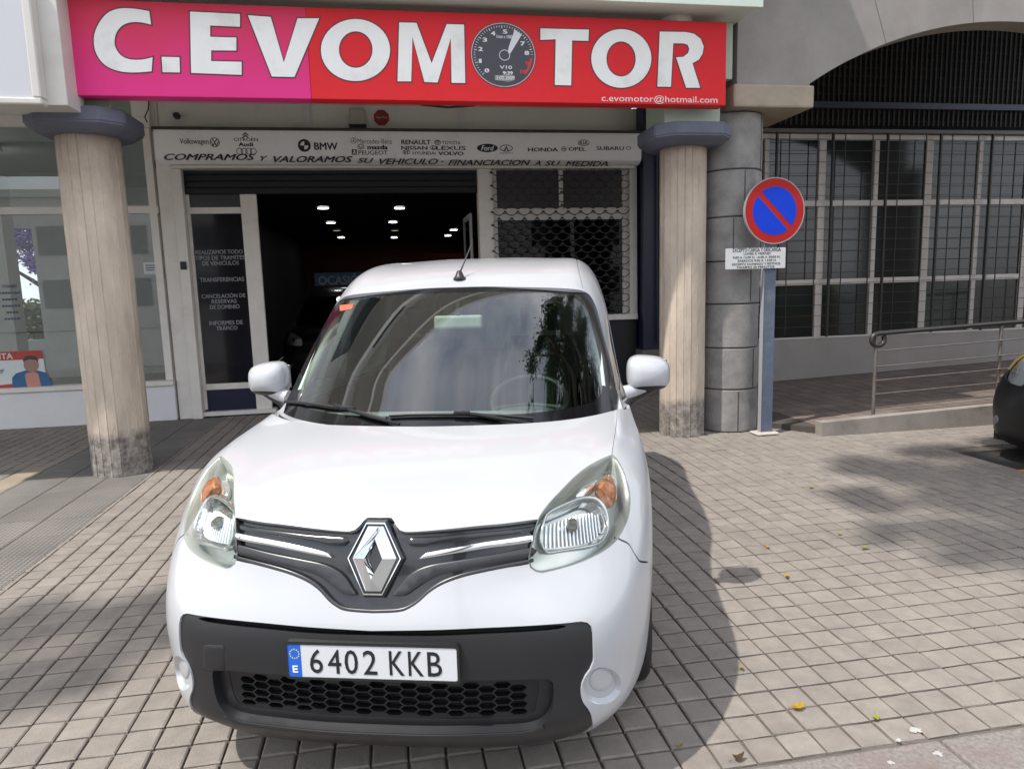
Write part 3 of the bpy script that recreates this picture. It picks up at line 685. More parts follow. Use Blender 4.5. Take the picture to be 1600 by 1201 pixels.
gplate('display', [[gz(490, 905), gz(775, 905), gz(775, 975), gz(690, 1000), gz(490, 975)]], mat('gauge_display', (.25, .23, .23), rough=.5), -.0036)

# ---- light box at the left
lb = empty('light_box', 'blank white light box sign at the left end above the column', 'sign', (-3.6, 6.2, 3.1))
LBW = mat('light_box_white', (.52, .53, .56), rough=.35); ALU = mat('white_alu_frame', (.60, .575, .53), rough=.4, stain=(.52, .49, .44), sscale=2)
box('face', -1.4, .965, .01, .03, .05, .95, LBW, lb, bev=0); box('box_body', -1.4, 1.17, .09, .42, .02, .98, ALU, lb)
box('frame_bottom', -1.4, 1.03, -.02, .09, 0, .05, ALU, lb, bev=.01); box('frame_side', .965, 1.03, -.02, .09, .05, .98, ALU, lb, bev=.01)
# ---- small things under the canopy
gl = lathe('globe_lamp', [(.001, -.17), (.08, -.15), (.14, -.09), (.165, 0), (.14, .09), (.09, .14), (.06, .15)], mat('opal_globe', (.62, .60, .55), rough=.3), None, 24, 'z', (0, 0, 0), label='white globe lamp half hidden behind the right end of the sign', category='lamp')
gx_, gz_ = P(1057, 30, 6.86 - .17); gl.location = (gx_, 6.9 - .17, gz_ - .03)
ax_, az_ = P(558, 184, 9.6)
al = empty('alarm_box', 'small beige alarm box on the panel above the board', 'alarm box', (ax_, 9.66, az_ - .13)); box('case', -.10, .10, 0, .074, .06, .26, mat('beige_plastic', (.46, .42, .34), rough=.5), al, bev=.015, seg=2); box('siren_base', -.11, .11, -.02, .074, 0, .06, BLKW, al)
ox_, oz_ = P(596, 184, 9.75)
st = plate('alarm_sticker', [[(.105 * math.cos(R(22.5 + 45 * k)), .105 * math.sin(R(22.5 + 45 * k))) for k in range(8)]], 0, .004, mat('sticker_dark_red', (.30, .025, .02), rough=.5), None, label='small red octagonal alarm sticker beside the beige box', category='sticker'); st.location = (ox_, 9.752, oz_)
for s, dz in (('SegurMap', 0),): text('lettering', s, -.07 if len(s) > 2 else -.02, .07 if len(s) > 2 else .02, dz - .016, dz + .016, -.0012, mat('sticker_text', (.5, .4, .38), rough=.5), st, bold=.02, ext=.0006)
cx_, cz_ = P(277, 182, 9.7)
cm = empty('security_camera', 'small black camera under the canopy by the left column', 'camera', (cx_, 9.70, cz_)); lathe('lens_tube', [(.001, -.07), (.035, -.07), (.04, 0), (.001, .0)], BLKW, cm, 14, 'y'); box('bracket', -.02, .02, 0, .035, -.02, .05, BLKW, cm)
tube('loose_cable', [(cx_ - .25, 9.5, 3.99), (cx_ - .27, 9.5, 3.86), (cx_ - .32, 9.5, 3.76), (cx_ - .30, 9.5, 3.70)], .008, BLKW, None, 6, label='short black cable hanging from the ceiling by the left column', category='cable')
tube('sign_cable', [P(640, 162, 6.75)[:1] + (6.75, P(640, 158, 6.75)[1])] + [(P(a, b, 6.75)[0], 6.75, P(a, b, 6.75)[1]) for a, b in ((660, 164), (700, 168), (740, 165), (760, 160))], .010, BLKW, None, 6, label='thin black cable sagging below the red sign', category='cable')

# ---- downlights in the showroom
DL = mat('downlight_glow', (1, 1, 1), emit=(1, .98, .94), estr=16.)
dl_names = ('nearest left', 'nearest right', 'second left', 'second right', 'third left dim yellow', 'third right dim', 'far left', 'far right', 'outer right near the inner door', 'outer right farther back')
for (a, b), nm in zip(((505, 325), (624, 325), (517, 348), (614, 347), (526, 360), (617, 360), (533, 371), (616, 371), (709, 359), (700, 368)), dl_names):
    g = G(a, b, 3.185); d = empty('downlight', nm + ' ceiling downlight in the dark showroom', 'downlight', (g[0], g[1], 3.19), group='showroom downlights')
    bm = bmesh.new(); add_lathe(bm, [(.001, 0), (.105, 0), (.105, .006), (.001, .006)], 20, 'z', (0, 0, -.012)); obj('diffuser', bm_mesh('diffuser', bm), d, DL if 'dim' not in nm else mat('downlight_dim', (.4, .4, .3), emit=(.8, .75, .45), estr=.5))
    bm = bmesh.new(); add_lathe(bm, [(.105, -.016), (.125, -.016), (.125, .008), (.105, .008), (.105, -.016)], 20); obj('trim_ring', bm_mesh('trim_ring', bm), d, DARK)
g0, g1 = G(558, 379, 3.185), G(605, 379, 3.185)
tl = empty('tube_light', 'thin ceiling tube light deep in the dark showroom', 'lamp', (g0[0], g0[1], 3.18)); tube('glass_tube', [(0, 0, -.03), (g1[0] - g0[0], 0, -.03)], .02, mat('tube_glow', (1, 1, 1), emit=(.9, .95, 1), estr=2.5), tl, 8); box('batten', 0, g1[0] - g0[0], -.03, .03, -.008, .009, DARK, tl)
# ---- banner in the showroom
b0, b1 = P(492, 447, 13.), P(600, 424, 13.)
bn = box('banner', b0[0], b1[0], -.01, .01, b0[1], b1[1], mat('banner_blue', (.012, .09, .20), rough=.5), None, label='blue banner reading OCASIÓN in the dark showroom', category='banner'); bn.location.y = 13.
ptext('lettering', 'OCASIÓN', 497, 427, 574, 444.5, 12.985, mat('banner_text', (.3, .33, .36), rough=.5, spec=.3), bn, 13., bold=.035)

# ================================================================== neighbouring shop at the left
nb = empty('corner_shop', 'white framed glass shop front left of the pale column', 'shop', (-4.5, YW, 0))
def nbox(n, x0, x1, y0, y1, z0, z1, m, parent=None, **k): return box(n, x0 + 4.5, x1 + 4.5, y0 - YW, y1 - YW, z0, z1, m, parent or nb, **k)
nbox('base_wall', -10, -2.82, 9.62, 9.82, 0, .46, WALLW); nbox('sill', -10, -2.82, 9.58, 9.80, .462, .52, FRAME)
nbox('transom', -10, -2.82, 9.66, 9.76, 2.64, 2.73, FRAME); nbox('head_rail', -10, -2.82, 9.64, 9.78, 3.67, 3.80, FRAME); nbox('head_panel', -10, -2.82, 9.66, 9.78, 3.802, 4.0, CREAM)
for x in (-2.88, -5.86, -8.8): nbox('mullion', x - .045, x + .045, 9.655, 9.765, .522, 3.668, FRAME)
for a, b in ((-5.81, -2.93), (-8.75, -5.91)):
    nbox('pane', a, b, 9.705, 9.715, .523, 2.638, PANE, bev=0); nbox('upper_pane', a, b, 9.705, 9.715, 2.732, 3.668, PANE, bev=0)
ROOM = mat('office_wall', (.72, .72, .70), rough=.8, var=.05); FLR = mat('office_floor', (.22, .20, .18), rough=.25)
nbox('office_floor', -10, -2.86, 9.84, 15.6, -.1, .02, FLR); nbox('office_ceiling', -10, -2.86, 9.84, 15.6, 3.76, 3.84, ROOM); nbox('office_wall', -2.86, -2.80, 9.84, 15.6, .02, 3.76, ROOM)
nbox('office_back_wall', -6.9, -2.86, 15.5, 15.6, .02, 3.76, ROOM); nbox('office_back_low', -10, -6.9, 15.5, 15.6, .02, .8, ROOM); nbox('office_back_top', -10, -6.9, 15.5, 15.6, 3.0, 3.76, ROOM)
for x in (-7.9, -9.2): nbox('back_mullion', x - .05, x + .05, 15.5, 15.58, .8, 3.0, FRAME)
nbox('office_column', -7.0, -6.6, 13.8, 14.2, .02, 3.76, ROOM)
for q in ((-4.1, -3.55, 15.0, 15.45, 1.9, 2.5), (-4.75, -4.15, 15.0, 15.45, 1.9, 2.5)): nbox('wall_cabinet', *q, mat('cabinet_white', (.6, .6, .58), rough=.5))
nbox('office_door', -4.6, -3.8, 15.44, 15.49, .02, 2.1, mat('door_grey', (.30, .29, .27), rough=.5)); nbox('red_cabinet', -3.25, -2.95, 13.9, 14.2, 1.3, 1.75, mat('red_plastic', (.4, .03, .03), rough=.4))
fx = empty('fluorescent_lamp', 'white fluorescent lamp fixture on the ceiling of the glass corner shop', 'lamp', (-6.0, 11.2, 3.62)); box('housing', -.7, .75, -.06, .06, .04, .12, LBW, fx); tube('glass_tube', [(-.65, 0, .015), (.70, 0, .015)], .018, mat('office_tube', (1, 1, 1), emit=(1, 1, .95), estr=22.), fx, 8)
# for-sale poster on the glass
YP = 9.69
def pbox(a0, b0, a1, b1): p, q = P(a0, b1, YP), P(a1, b0, YP); return p[0], q[0], p[1], q[1]
x1, zb = P(76, 612, YP); x0 = x1 - 1.15; zt = P(70, 547, YP)[1]; hgt = zt - zb
po = empty('sale_poster', 'red and white for sale poster with a man in a blue jacket on the glass', 'poster', (x0, YP, zb))
def pplate(n, pts, d, m): return plate(n, [[(a * 1.15, b * hgt) for a, b in pts]], -d, .002 - d * .5, m, po)
pplate('sheet', [(0, 0), (1, 0), (.985, 1), (0, 1)], .001, mat('poster_white', (.62, .66, .66), rough=.4)); PR = mat('poster_red', (.42, .045, .04), rough=.45)
pplate('red_band', [(0, .78), (.99, .80), (.985, 1), (0, 1)], .002, PR); pplate('red_band', [(0, 0), (.70, 0), (.70, .24), (0, .14)], .002, PR)
PT = mat('poster_text', (.6, .58, .55), rough=.5); PD = mat('poster_dark_text', (.05, .07, .12), rough=.5)
text('lettering', 'VENTA', .40 * 1.15, .69 * 1.15, .82 * hgt, .965 * hgt, -.0035, PT, po, bold=.03, ext=.0005); text('lettering', '48 125', .40 * 1.15, .655 * 1.15, .035 * hgt, .135 * hgt, -.0035, PT, po, bold=.03, ext=.0005)
text('lettering', 'Noble Central', .28 * 1.15, .58 * 1.15, .53 * hgt, .60 * hgt, -.0035, PD, po, bold=.03, ext=.0005) if False else text('lettering', 'ble Central', .33 * 1.15, .58 * 1.15, .53 * hgt, .60 * hgt, -.0035, PD, po, bold=.03, ext=.0005)
pplate('small_print', [(.34, .49), (.57, .49), (.57, .505), (.34, .505)], .002, PD)
pplate('jacket', [(.64, 0), (1.06, 0), (1.03, .30), (1.0, .46), (.93, .52), (.80, .54), (.70, .48), (.655, .38)], .004, mat('print_blue', (.03, .12, .26), rough=.5)); pplate('shirt', [(.80, 0), (.94, 0), (.92, .45), (.88, .50), (.80, .47), (.785, .42)], .005, mat('print_pink', (.55, .24, .20), rough=.5))
pplate('face', [(.86 + .075 * math.cos(R(a)), .66 + .17 * math.sin(R(a))) for a in range(0, 360, 20)], .0055, mat('print_skin', (.33, .19, .15), rough=.5)); pplate('hair', [(.79, .72), (.785, .80), (.81, .87), (.86, .885), (.91, .87), (.935, .80), (.93, .72), (.92, .77), (.86, .80), (.80, .77)], .006, mat('print_hair', (.05, .045, .045), rough=.6))
nt_x, nt_z = P(240, 419, YP)
no = empty('window_notice', 'small white notice behind the glass right of the left column', 'notice', (nt_x, 9.68, nt_z)); box('sheet', -.115, .115, 0, .004, -.075, .075, LBW, no, bev=0); [box('illegible_line', -.09, .09 - .04 * k, -.0015, .001, .03 - k * .03, .042 - k * .03, PD, no, bev=0) for k in range(3)]
# opening hours printed on the glass at the far left
hx, hz = P(17, 470, YP)
oh = empty('opening_hours', 'small dark opening hours lettering on the far left glass', 'lettering', (hx, 9.70, hz))
text('lettering', 'HORARIO', -.08, .08, .16, .20, 0, PD, oh, bold=.01, ext=.0005)
for k, w in enumerate((.26, .20, .22, .14, .2)):      # lines too small to read
    for j in range(int(w / .035)): box('illegible_word', -w / 2 + j * .035, -w / 2 + j * .035 + .026, -.001, .001, .085 - k * .08, .11 - k * .08, PD, oh, bev=0)

# ================================================================== columns
CONC = mat('board_marked_concrete', (.52, .435, .35), rough=.85, var=.24, vscale=4, bump=.6, bscale=45, stain=(.31, .26, .21), sscale=1.5, stretch=(1, 1, .35))
def dirt_and_shade(m):
    # dirty, chalky band around the foot of the shaft and shade painted in under the capital, with ragged edges
    t = m.node_tree; b = t.nodes['Principled BSDF']; src = b.inputs['Base Color'].links[0].from_socket; k = t.links.new
    def nd(ty, **kw):
        n = t.nodes.new(ty)
        for q, v in kw.items(): n.inputs[q].default_value = v
        return n
    co = nd('ShaderNodeTexCoord'); sp = nd('ShaderNodeSeparateXYZ'); k(co.outputs['Object'], sp.inputs[0])
    n1 = nd('ShaderNodeTexNoise', Scale=4., Detail=7., Roughness=.7); n2 = nd('ShaderNodeTexNoise', Scale=13., Detail=8., Roughness=.75); k(co.outputs['Object'], n1.inputs['Vector']); k(co.outputs['Object'], n2.inputs['Vector'])
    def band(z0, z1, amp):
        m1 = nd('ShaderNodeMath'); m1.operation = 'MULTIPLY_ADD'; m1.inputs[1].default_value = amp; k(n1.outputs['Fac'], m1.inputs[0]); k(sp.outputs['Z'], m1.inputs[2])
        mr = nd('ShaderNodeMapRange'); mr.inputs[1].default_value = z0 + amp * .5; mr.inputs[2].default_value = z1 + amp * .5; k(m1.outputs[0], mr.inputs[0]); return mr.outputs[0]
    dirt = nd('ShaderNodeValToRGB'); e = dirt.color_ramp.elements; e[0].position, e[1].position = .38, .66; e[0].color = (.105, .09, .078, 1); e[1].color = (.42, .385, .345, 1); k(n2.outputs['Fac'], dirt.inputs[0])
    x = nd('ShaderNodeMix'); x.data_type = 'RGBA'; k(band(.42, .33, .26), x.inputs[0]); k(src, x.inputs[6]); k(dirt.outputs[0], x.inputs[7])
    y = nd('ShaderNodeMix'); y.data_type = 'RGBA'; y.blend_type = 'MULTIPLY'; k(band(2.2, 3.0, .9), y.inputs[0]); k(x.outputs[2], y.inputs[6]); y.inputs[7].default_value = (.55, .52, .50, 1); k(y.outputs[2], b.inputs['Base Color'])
dirt_and_shade(CONC)
CAPM = mat('blue_grey_capital', (.115, .125, .165), rough=.7, var=.15, vscale=4, bump=.2, bscale=60)
def column(label, x, y, r, h, boards, seed, cap_w):
    c = empty('column', label, 'column', (x, y, 0), group='board marked concrete columns'); rnd = random.Random(seed)
    def shaft(nm, z0, z1, m, dr=0):
        bm = bmesh.new(); rings = []; zs = np.linspace(z0, z1, max(2, int((z1 - z0) / .12)))
        ang = []
        for k in range(boards):
            a0, a1 = 2 * math.pi * k / boards, 2 * math.pi * (k + 1) / boards; g = .016 / r; rr = offs[k] + dr
            ang += [(a0, r - .006 + dr), (a0 + g * .35, r + rr), (a1 - g * .35, r + rr)]
        for z in zs:
            rn = [bm.verts.new(((q + rnd.uniform(-.0012, .0012)) * math.cos(a), (q + rnd.uniform(-.0012, .0012)) * math.sin(a), z)) for a, q in ang]; rings.append(rn)
        n = len(ang)
        for A, B in zip(rings, rings[1:]):
            for k in range(n): bm.faces.new((A[k], A[(k + 1) % n], B[(k + 1) % n], B[k]))
        bm.faces.new(rings[0][::-1]); bm.faces.new(rings[-1])
        return obj(nm, bm_mesh(nm, bm, angle=25), c, m)
    offs = [rnd.uniform(-.0035, .0035) for _ in range(boards)]
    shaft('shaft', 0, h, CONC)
    bm = bmesh.new(); w = cap_w / 2; k_ = w * .62
    oct_ = lambda s, z: [bm.verts.new((a * s, b * s, z)) for a, b in ((-w, -k_), (-k_, -w), (k_, -w), (w, -k_), (w, k_), (k_, w), (-k_, w), (-w, k_))]
    A, B, C_ = oct_(.78, h - .002), oct_(1, h + .07), oct_(1, h + .19)
    for U_, W_ in ((A, B), (B, C_)):
        for i in range(8): bm.faces.new((U_[i], U_[(i + 1) % 8], W_[(i + 1) % 8], W_[i]))
    bm.faces.new(A[::-1]); bm.faces.new(C_); bmesh.ops.bevel(bm, geom=bm.edges[:], offset=.012, segments=2, affect='EDGES')
    obj('capital', bm_mesh('capital', bm, angle=30), c, CAPM)
    box('corbel', -w * .72, w * .72, -w * .55, w * .72, h + .19, 3.56, GREEND, c)
    return c
column('round board marked concrete column left of the van below the pink sign', -2.545, 6.93, .252, 2.99, 20, 5, .80)
column('round board marked concrete column right of the van beside the grey pillar', 3.00, 6.96, .232, 2.93, 20, 9, .80)

# ================================================================== grey building with the arch
ARST = mat('grey_arch_stone', (.30, .275, .255), rough=.8, var=.10, vscale=3, bump=.15, bscale=60, stain=(.23, .21, .195), sscale=.8)
GSTO = mat('grey_drum_stone', (.265, .256, .245), rough=.95, var=.25, vscale=6, bump=.5, bscale=70, stain=(.34, .325, .305), sscale=2.2, spec=.15)
pil = empty('stone_pillar', 'round grey stone drum pillar behind the no parking sign', 'pillar', (3.60, 7.12, 0))
zz = [0, .46, .90, 1.36, 1.80, 2.25, 2.72, 3.28]
for a, b in zip(zz, zz[1:]): lathe('drum', [(.30, a + .004), (.312, a + .014), (.312, b - .014), (.30, b - .004)], GSTO, pil, 48, close=True)
lathe('core', [(.296, .001), (.296, 3.27)], DARK, pil, 32)
for q in ((0., 2.25, .47), (.9, .9, .45), (-.35, 1.8, .45), (.75, 2.72, .55), (-.1, 0.0, .45), (.5, .46, .44), (.3, 1.36, .44)):
    a = -math.pi / 2 + q[0]; box('joint', -.003, .003, -.004, .004, q[1] + .014, q[1] + q[2] - .014, DARK, pil, bev=0, loc=(.312 * math.cos(a), .312 * math.sin(a), 0), rot=(0, 0, a + math.pi / 2))
box('capital', -.20, .66, -.44, .44, 3.284, 3.50, mat('sand_capital', (.37, .31, .235), rough=.8, var=.15, vscale=5), pil, bev=.02, seg=2)
ar = empty('arch_building', 'grey stone building with a wide arch and barred windows at the right', 'building', (9, 9.5, 0))
AO = np.array([9, 9.5])
def abox(n, x0, x1, y0, y1, z0, z1, m, parent=None, **k): return box(n, x0 - 9, x1 - 9, y0 - 9.5, y1 - 9.5, z0, z1, m, parent or ar, **k)
YA = 6.72
pa = [np.array(P(*q, YA)) for q in ((1265, 131), (1390, 66), (1600, 35))]
Mx = np.array([[2 * (pa[1] - pa[0])[0], 2 * (pa[1] - pa[0])[1]], [2 * (pa[2] - pa[0])[0], 2 * (pa[2] - pa[0])[1]]]); cxz = np.linalg.solve(Mx, [pa[1] @ pa[1] - pa[0] @ pa[0], pa[2] @ pa[2] - pa[0] @ pa[0]]); AR = np.linalg.norm(pa[0] - cxz)
ang = lambda p: math.atan2(p[1] - cxz[1], p[0] - cxz[0])
a_s = ang(pa[0]); joints = [a_s, ang(np.array(P(1385, 70, YA))), ang(np.array(P(1521, 29, YA)))]
step = joints[2] - joints[1]; a_e = math.pi - a_s
while joints[-1] + step > a_e + .05: joints.append(joints[-1] + step)
joints.append(a_e)
for k, (a, b) in enumerate(zip(joints, joints[1:])):
    g = .004 / AR
    arc = [(cxz[0] + AR * math.cos(t), cxz[1] + AR * math.sin(t)) for t in np.linspace(a - g * (k > 0), b + g, 14)]
    ro = AR + 2.6; o1, o0 = [(cxz[0] + ro * math.cos(t), cxz[1] + ro * math.sin(t)) for t in (b + g, a - g)]
    if k == 0: pl = arc + [o1, (3.45, o1[1]), (3.45, 3.50), (arc[0][0], 3.50)]
    elif k == len(joints) - 2: pl = arc + [(arc[-1][0], 3.5), (arc[-1][0] + .8, 3.5), (arc[-1][0] + .8, o0[1]), o0]
    else: pl = arc + [o1, o0]
    plate('arch_stone', [[(x - 9, z) for x, z in pl]], YA - 9.5, YA + .26 - 9.5, ARST, ar)
abox('far_pier', cxz[0] * 2 - pa[0][0], cxz[0] * 2 - pa[0][0] + .8, 6.8, 7.4, 0, 3.5, ARST)
for k in range(3):
    pass
abox('soffit', 3.5, 16, 7.36, 9.5, 4.75, 4.85, mat('dark_soffit', (.03, .028, .026), rough=.8)) if False else None
abox('plinth_wall', 3.80, 16, 9.46, 9.6, 0, .72, mat('grey_render', (.30, .275, .25), rough=.85, var=.12, vscale=2, stain=(.24, .22, .20), sscale=1))
ALUF = mat('window_alu', (.60, .55, .50), rough=.45, var=.06); RGL = mat('dark_window', (.012, .016, .014), rough=.07, spec=.6)
YR = 9.5
zr = [.70, P(1300, 440, YR)[1], P(1300, 318, YR)[1], P(1300, 215, YR)[1]]
xv = [P(1282, 300, YR)[0], P(1366, 300, YR)[0]]; dx = xv[1] - xv[0]; xv = [xv[0] + dx * k for k in range(-3, 9)]
abox('backing_wall', 3.8, 16, 9.9, 10, .7, 6, DARK)
for z in zr: abox('rail', 3.8, 16, 9.47, 9.55, z - .04, z + .04, ALUF)
for k, x in enumerate(xv):
    w = .055 if k % 2 else .035
    abox('mullion', x - w, x + w, 9.465, 9.555, zr[0] + .041, zr[1] - .041, ALUF); abox('mullion', x - w, x + w, 9.465, 9.555, zr[1] + .041, zr[2] - .041, ALUF); abox('mullion', x - w, x + w, 9.465, 9.555, zr[2] + .041, zr[3] - .041, ALUF)
GLV = [mat('dark_window_b', (.028, .028, .026), rough=.12), RGL, mat('dark_window_c', (.02, .024, .024), rough=.09)]
for a, b in zip(xv, xv[1:]):
    for k, (u, v) in enumerate(zip(zr, zr[1:])): abox('pane', a + .05, b - .05, 9.50, 9.51, u + .041, v - .041, GLV[random.randrange(3)], bev=0)
# screen of fine bars above the windows
SCR = mat('screen_brown', (.022, .019, .017), rough=.7); sz0 = zr[3] + .08
abox('screen_backing', 3.8, 16, 9.58, 9.62, sz0, 5.6, mat('screen_dark', (.008, .0075, .007), rough=.8)); abox('screen_rail', 3.8, 16, 9.30, 9.36, P(1400, 170, 9.3)[1], P(1400, 160, 9.3)[1], mat('blue_rail', (.03, .035, .07), rough=.5))
abox('window_head', 3.8, 16, 9.40, 9.57, zr[3] + .045, zr[3] + .10, mat('grey_head', (.13, .12, .115), rough=.6))
bm = bmesh.new()
for k in range(150): add_box(bm, 3.85 - 9 + k * .08, 3.875 - 9 + k * .08, -.14, -.12, sz0 + .06, 5.5)
for k in range(14): add_box(bm, 3.85 - 9, 7, -.118, -.105, sz0 + .12 + k * .12, sz0 + .135 + k * .12)
obj('screen_bars', bm_mesh('screen_bars', bm), ar, SCR, kind='stuff')
# barred grille in front of the windows
GBAR = mat('grille_iron', (.028, .024, .022), rough=.5)
for k, x in enumerate(xv): abox('grille_post', x + .06 + .02, x + .06 + .05, 9.36, 9.40, .74, zr[3] + .04, GBAR)
bm = bmesh.new()
for k in range(58):
    x = 3.9 + k * dx / 4.
    if k % 2 == 0: add_box(bm, x - 9 - .006, x - 9 + .006, -.120, -.108, .78, zr[3] + .04)
zc = .80
for z in np.arange(.9, zr[3], .155): add_box(bm, 3.85 - 9, 7, -.128, -.122, z - .0035, z + .0035)
obj('grille_rods', bm_mesh('grille_rods', bm), ar, GBAR, kind='stuff')
# ramp
RAMPM = mat('ramp_tile', (.16, .125, .105), rough=.85, var=.2, vscale=3, bump=.3, bscale=80)
rz = lambda x: .10 + .033 * (x - 5.3)
rv = [(4.02, 6.9, -.13), (4.32, 6.52, -.13), (13, 6.52, -.13), (13, 9.46, -.13), (3.8, 9.46, -.13), (3.8, 7.45, -.13)]; n_ = len(rv)
rt = [(x, y, max(.012, rz(x))) for x, y, _ in rv]
ramp = obj('ramp', mesh('ramp', rv + rt, [tuple(range(n_, 2 * n_)), tuple(range(n_))[::-1]] + [(i, (i + 1) % n_, n_ + (i + 1) % n_, n_ + i) for i in range(n_)]), None, mat('ramp_joint', (.07, .058, .05), rough=.9), kind='structure')
VV, FF, TT = [], [], []; tw = .2
for i in range(42):
    for j in range(14):
        x, y = 4.34 + (i + .5) * tw, 6.56 + (j + .5) * tw
        if x > 12.9 or y > 9.36: continue
        b = len(VV); h = tw / 2 - .006; VV += [(x + a * h, y + c * h, rz(x + a * h) + e) for e in (.001, .005) for a, c in ((-1, -1), (1, -1), (1, 1), (-1, 1))]
        FF += [(b + 4, b + 5, b + 6, b + 7)] + [(b + q, b + (q + 1) % 4, b + 4 + (q + 1) % 4, b + 4 + q) for q in range(4)]; TT += [rp.random()] * 5
me = mesh('ramp_tiles', VV, FF); at = me.attributes.new('tone', 'FLOAT', 'FACE'); at.data.foreach_set('value', TT); RT2 = mat('ramp_tile_v', (.16, .125, .105), rough=.85, var=.2, vscale=3, objvar=.15); obj('ramp_tiles', me, ramp, RT2, kind='stuff')
RK = mat('ramp_kerb_concrete', (.27, .245, .22), rough=.85, var=.15, vscale=4, stain=(.15, .13, .115), sscale=2.5)
kp = [(4.28, 6.40), (13, 6.40), (13, 6.515), (4.28, 6.515)]
obj('ramp_kerb', mesh('ramp_kerb', [(x, y, -.13) for x, y in kp] + [(x, y, rz(x) + .075) for x, y in kp], [(4, 5, 6, 7), (0, 1, 5, 4), (1, 2, 6, 5), (2, 3, 7, 6), (3, 0, 4, 7)]), ramp, RK)
# railing
RUST = mat('worn_rail_paint', (.13, .115, .105), rough=.5, var=.35, vscale=14, stain=(.22, .13, .08), sscale=9); TOPR = mat('dark_handrail', (.045, .043, .042), rough=.35, metal=.3)
rl = empty('ramp_railing', 'worn metal railing with thin bars along the ramp at the right', 'railing', (5.0, 6.62, rz(5)))
x_a = P(1368, 560, 6.62)[0]; x_b = P(1563, 540, 6.62)[0]; sp_ = x_b - x_a; rtop = lambda x: P(1368, 521, 6.62)[1] + (x - x_a) * .034
def rr_(x, y, z): return (x - 5., y - 6.62, z - rz(5))
for k in range(5):
    x = x_a + sp_ * k; tube('post', [rr_(x, 6.62, rz(x)), rr_(x, 6.62, rtop(x) - .02)], .019, RUST, rl, 8)
xe = x_a + sp_ * 4.3
curl = [rr_(x_a + .02 - .075 * math.sin(R(a)), 6.62, rtop(x_a) - .065 + .065 * math.cos(R(a))) for a in range(300, -1, -20)]
tube('handrail', curl + [rr_(x_a + .5, 6.62, rtop(x_a + .5)), rr_(xe, 6.62, rtop(xe))], .026, TOPR, rl, 10)
for f_ in (.14, .30, .46, .62, .80):
    tube('bar', [rr_(x_a, 6.60, rz(x_a) + (rtop(x_a) - rz(x_a)) * f_), rr_(xe, 6.60, rz(xe) + (rtop(xe) - rz(xe)) * f_)], .0075, RUST, rl, 6)
# ================================================================== no parking sign
YN = 6.60
nx, nzc = P(1210.5, 329.5, YN); base = G(1192, 675)
ns = empty('no_parking_sign', 'round red and blue no parking sign on a grey post by the stone pillar', 'sign', (nx, YN, 0))
rx_ = (P(1257.5, 329, YN)[0] - P(1164.5, 329, YN)[0]) / 2
SR = mat('sign_red', (.40, .016, .011), rough=.5, var=.06, vscale=6, spec=.2); SB = mat('sign_blue', (.003, .045, .56), rough=.5, var=.08, vscale=5, spec=.2)
plate('disc', [ell(0, nzc, rx_, rx_, 56)], 0, .012, SR, ns)
lathe('disc_rim', [(rx_ - .006, 0), (rx_ + .004, 0), (rx_ + .004, .03), (rx_ - .006, .03), (rx_ - .006, 0)], mat('sign_back_grey', (.3, .3, .31), rough=.5), ns, 56, 'y', (0, -.002, nzc), close=False)
for s_ in (1, -1):
    c0 = R(45); hw_ = .085; r2 = .735
    pts = []
    a0, a1 = (math.asin(hw_ / r2), math.pi - math.asin(hw_ / r2))
    for t in np.linspace(a0, a1, 26):
        px_, pz_ = r2 * math.cos(t), r2 * math.sin(t) * s_
        # bar runs from upper left to lower right
        pts.append((rx_ * (px_ * math.cos(-c0) - pz_ * math.sin(-c0)), nzc + rx_ * (px_ * math.sin(-c0) + pz_ * math.cos(-c0))))
    plate('blue_field', [pts], -.002, .004, SB, ns)
q0, q1 = P(1133.5, 421, YN), P(1227, 386.5, YN)
sp = plate('time_plate', [rrect(q0[0] - nx, q1[0] - nx, q0[1], q1[1], .01)], -.008, .004, mat('time_plate_white', (.60, .60, .59), rough=.4, var=.04), ns, label='white plate of loading hours under the round sign')
for s, a0, b0, a1, b1, bo in (('EXCEPTO CARGA Y DESCARGA', 1145, 387.5, 1220, 393.3, .02), ('LUNES A VIERNES', 1162, 394.3, 1204, 398, .01), ('9:00 A 13:00 H. 16:00 A 20:00 H.', 1145, 400, 1219, 403.6, .01), ('SABADOS 9:00 A 13:00 H', 1152.5, 405.2, 1212, 408.8, .01), ('EXCEPTO DOMINGO Y FESTIVOS', 1144, 410.6, 1219, 414.2, .01), ('MAXIMO 20 MINUTOS', 1151.5, 415.6, 1210, 418.8, .02)):
    t_ = ptext('lettering', s, a0, b0, a1, b1, YN - .0085, mat('sign_ink', (.02, .02, .025), rough=.5), sp, 0, bold=bo, ext=.0006); t_.location = (-nx, -YN, 0)
POSTM = mat('galvanised_post', (.115, .145, .20), rough=.5, metal=.2, var=.2, vscale=9, stain=(.20, .20, .2), sscale=6)
pw0, pw1 = P(1190.5, 440, YN + .08)[0], P(1208.5, 440, YN + .08)[0]
box('post', pw0 - nx, pw1 - nx, .035, .085, .0, nzc + .22, POSTM, ns, bev=.004); box('post_side', pw0 - nx - .012, pw0 - nx - .001, .03, .088, 0, nzc + .2, mat('post_light', (.34, .34, .35), rough=.5), ns, bev=.002)
for z in (nzc - .12, nzc + .12, (q0[1] + q1[1]) / 2): box('clamp', pw0 - nx - .03, pw1 - nx + .02, .013, .034, z - .015, z + .015, mat('clamp_steel', (.3, .3, .31), rough=.45, metal=.6), ns)
box('mortar_foot', pw0 - nx - .07, pw1 - nx + .05, -.03, .15, .002, .03, mat('white_mortar', (.45, .42, .38), rough=.9), ns, bev=.012)

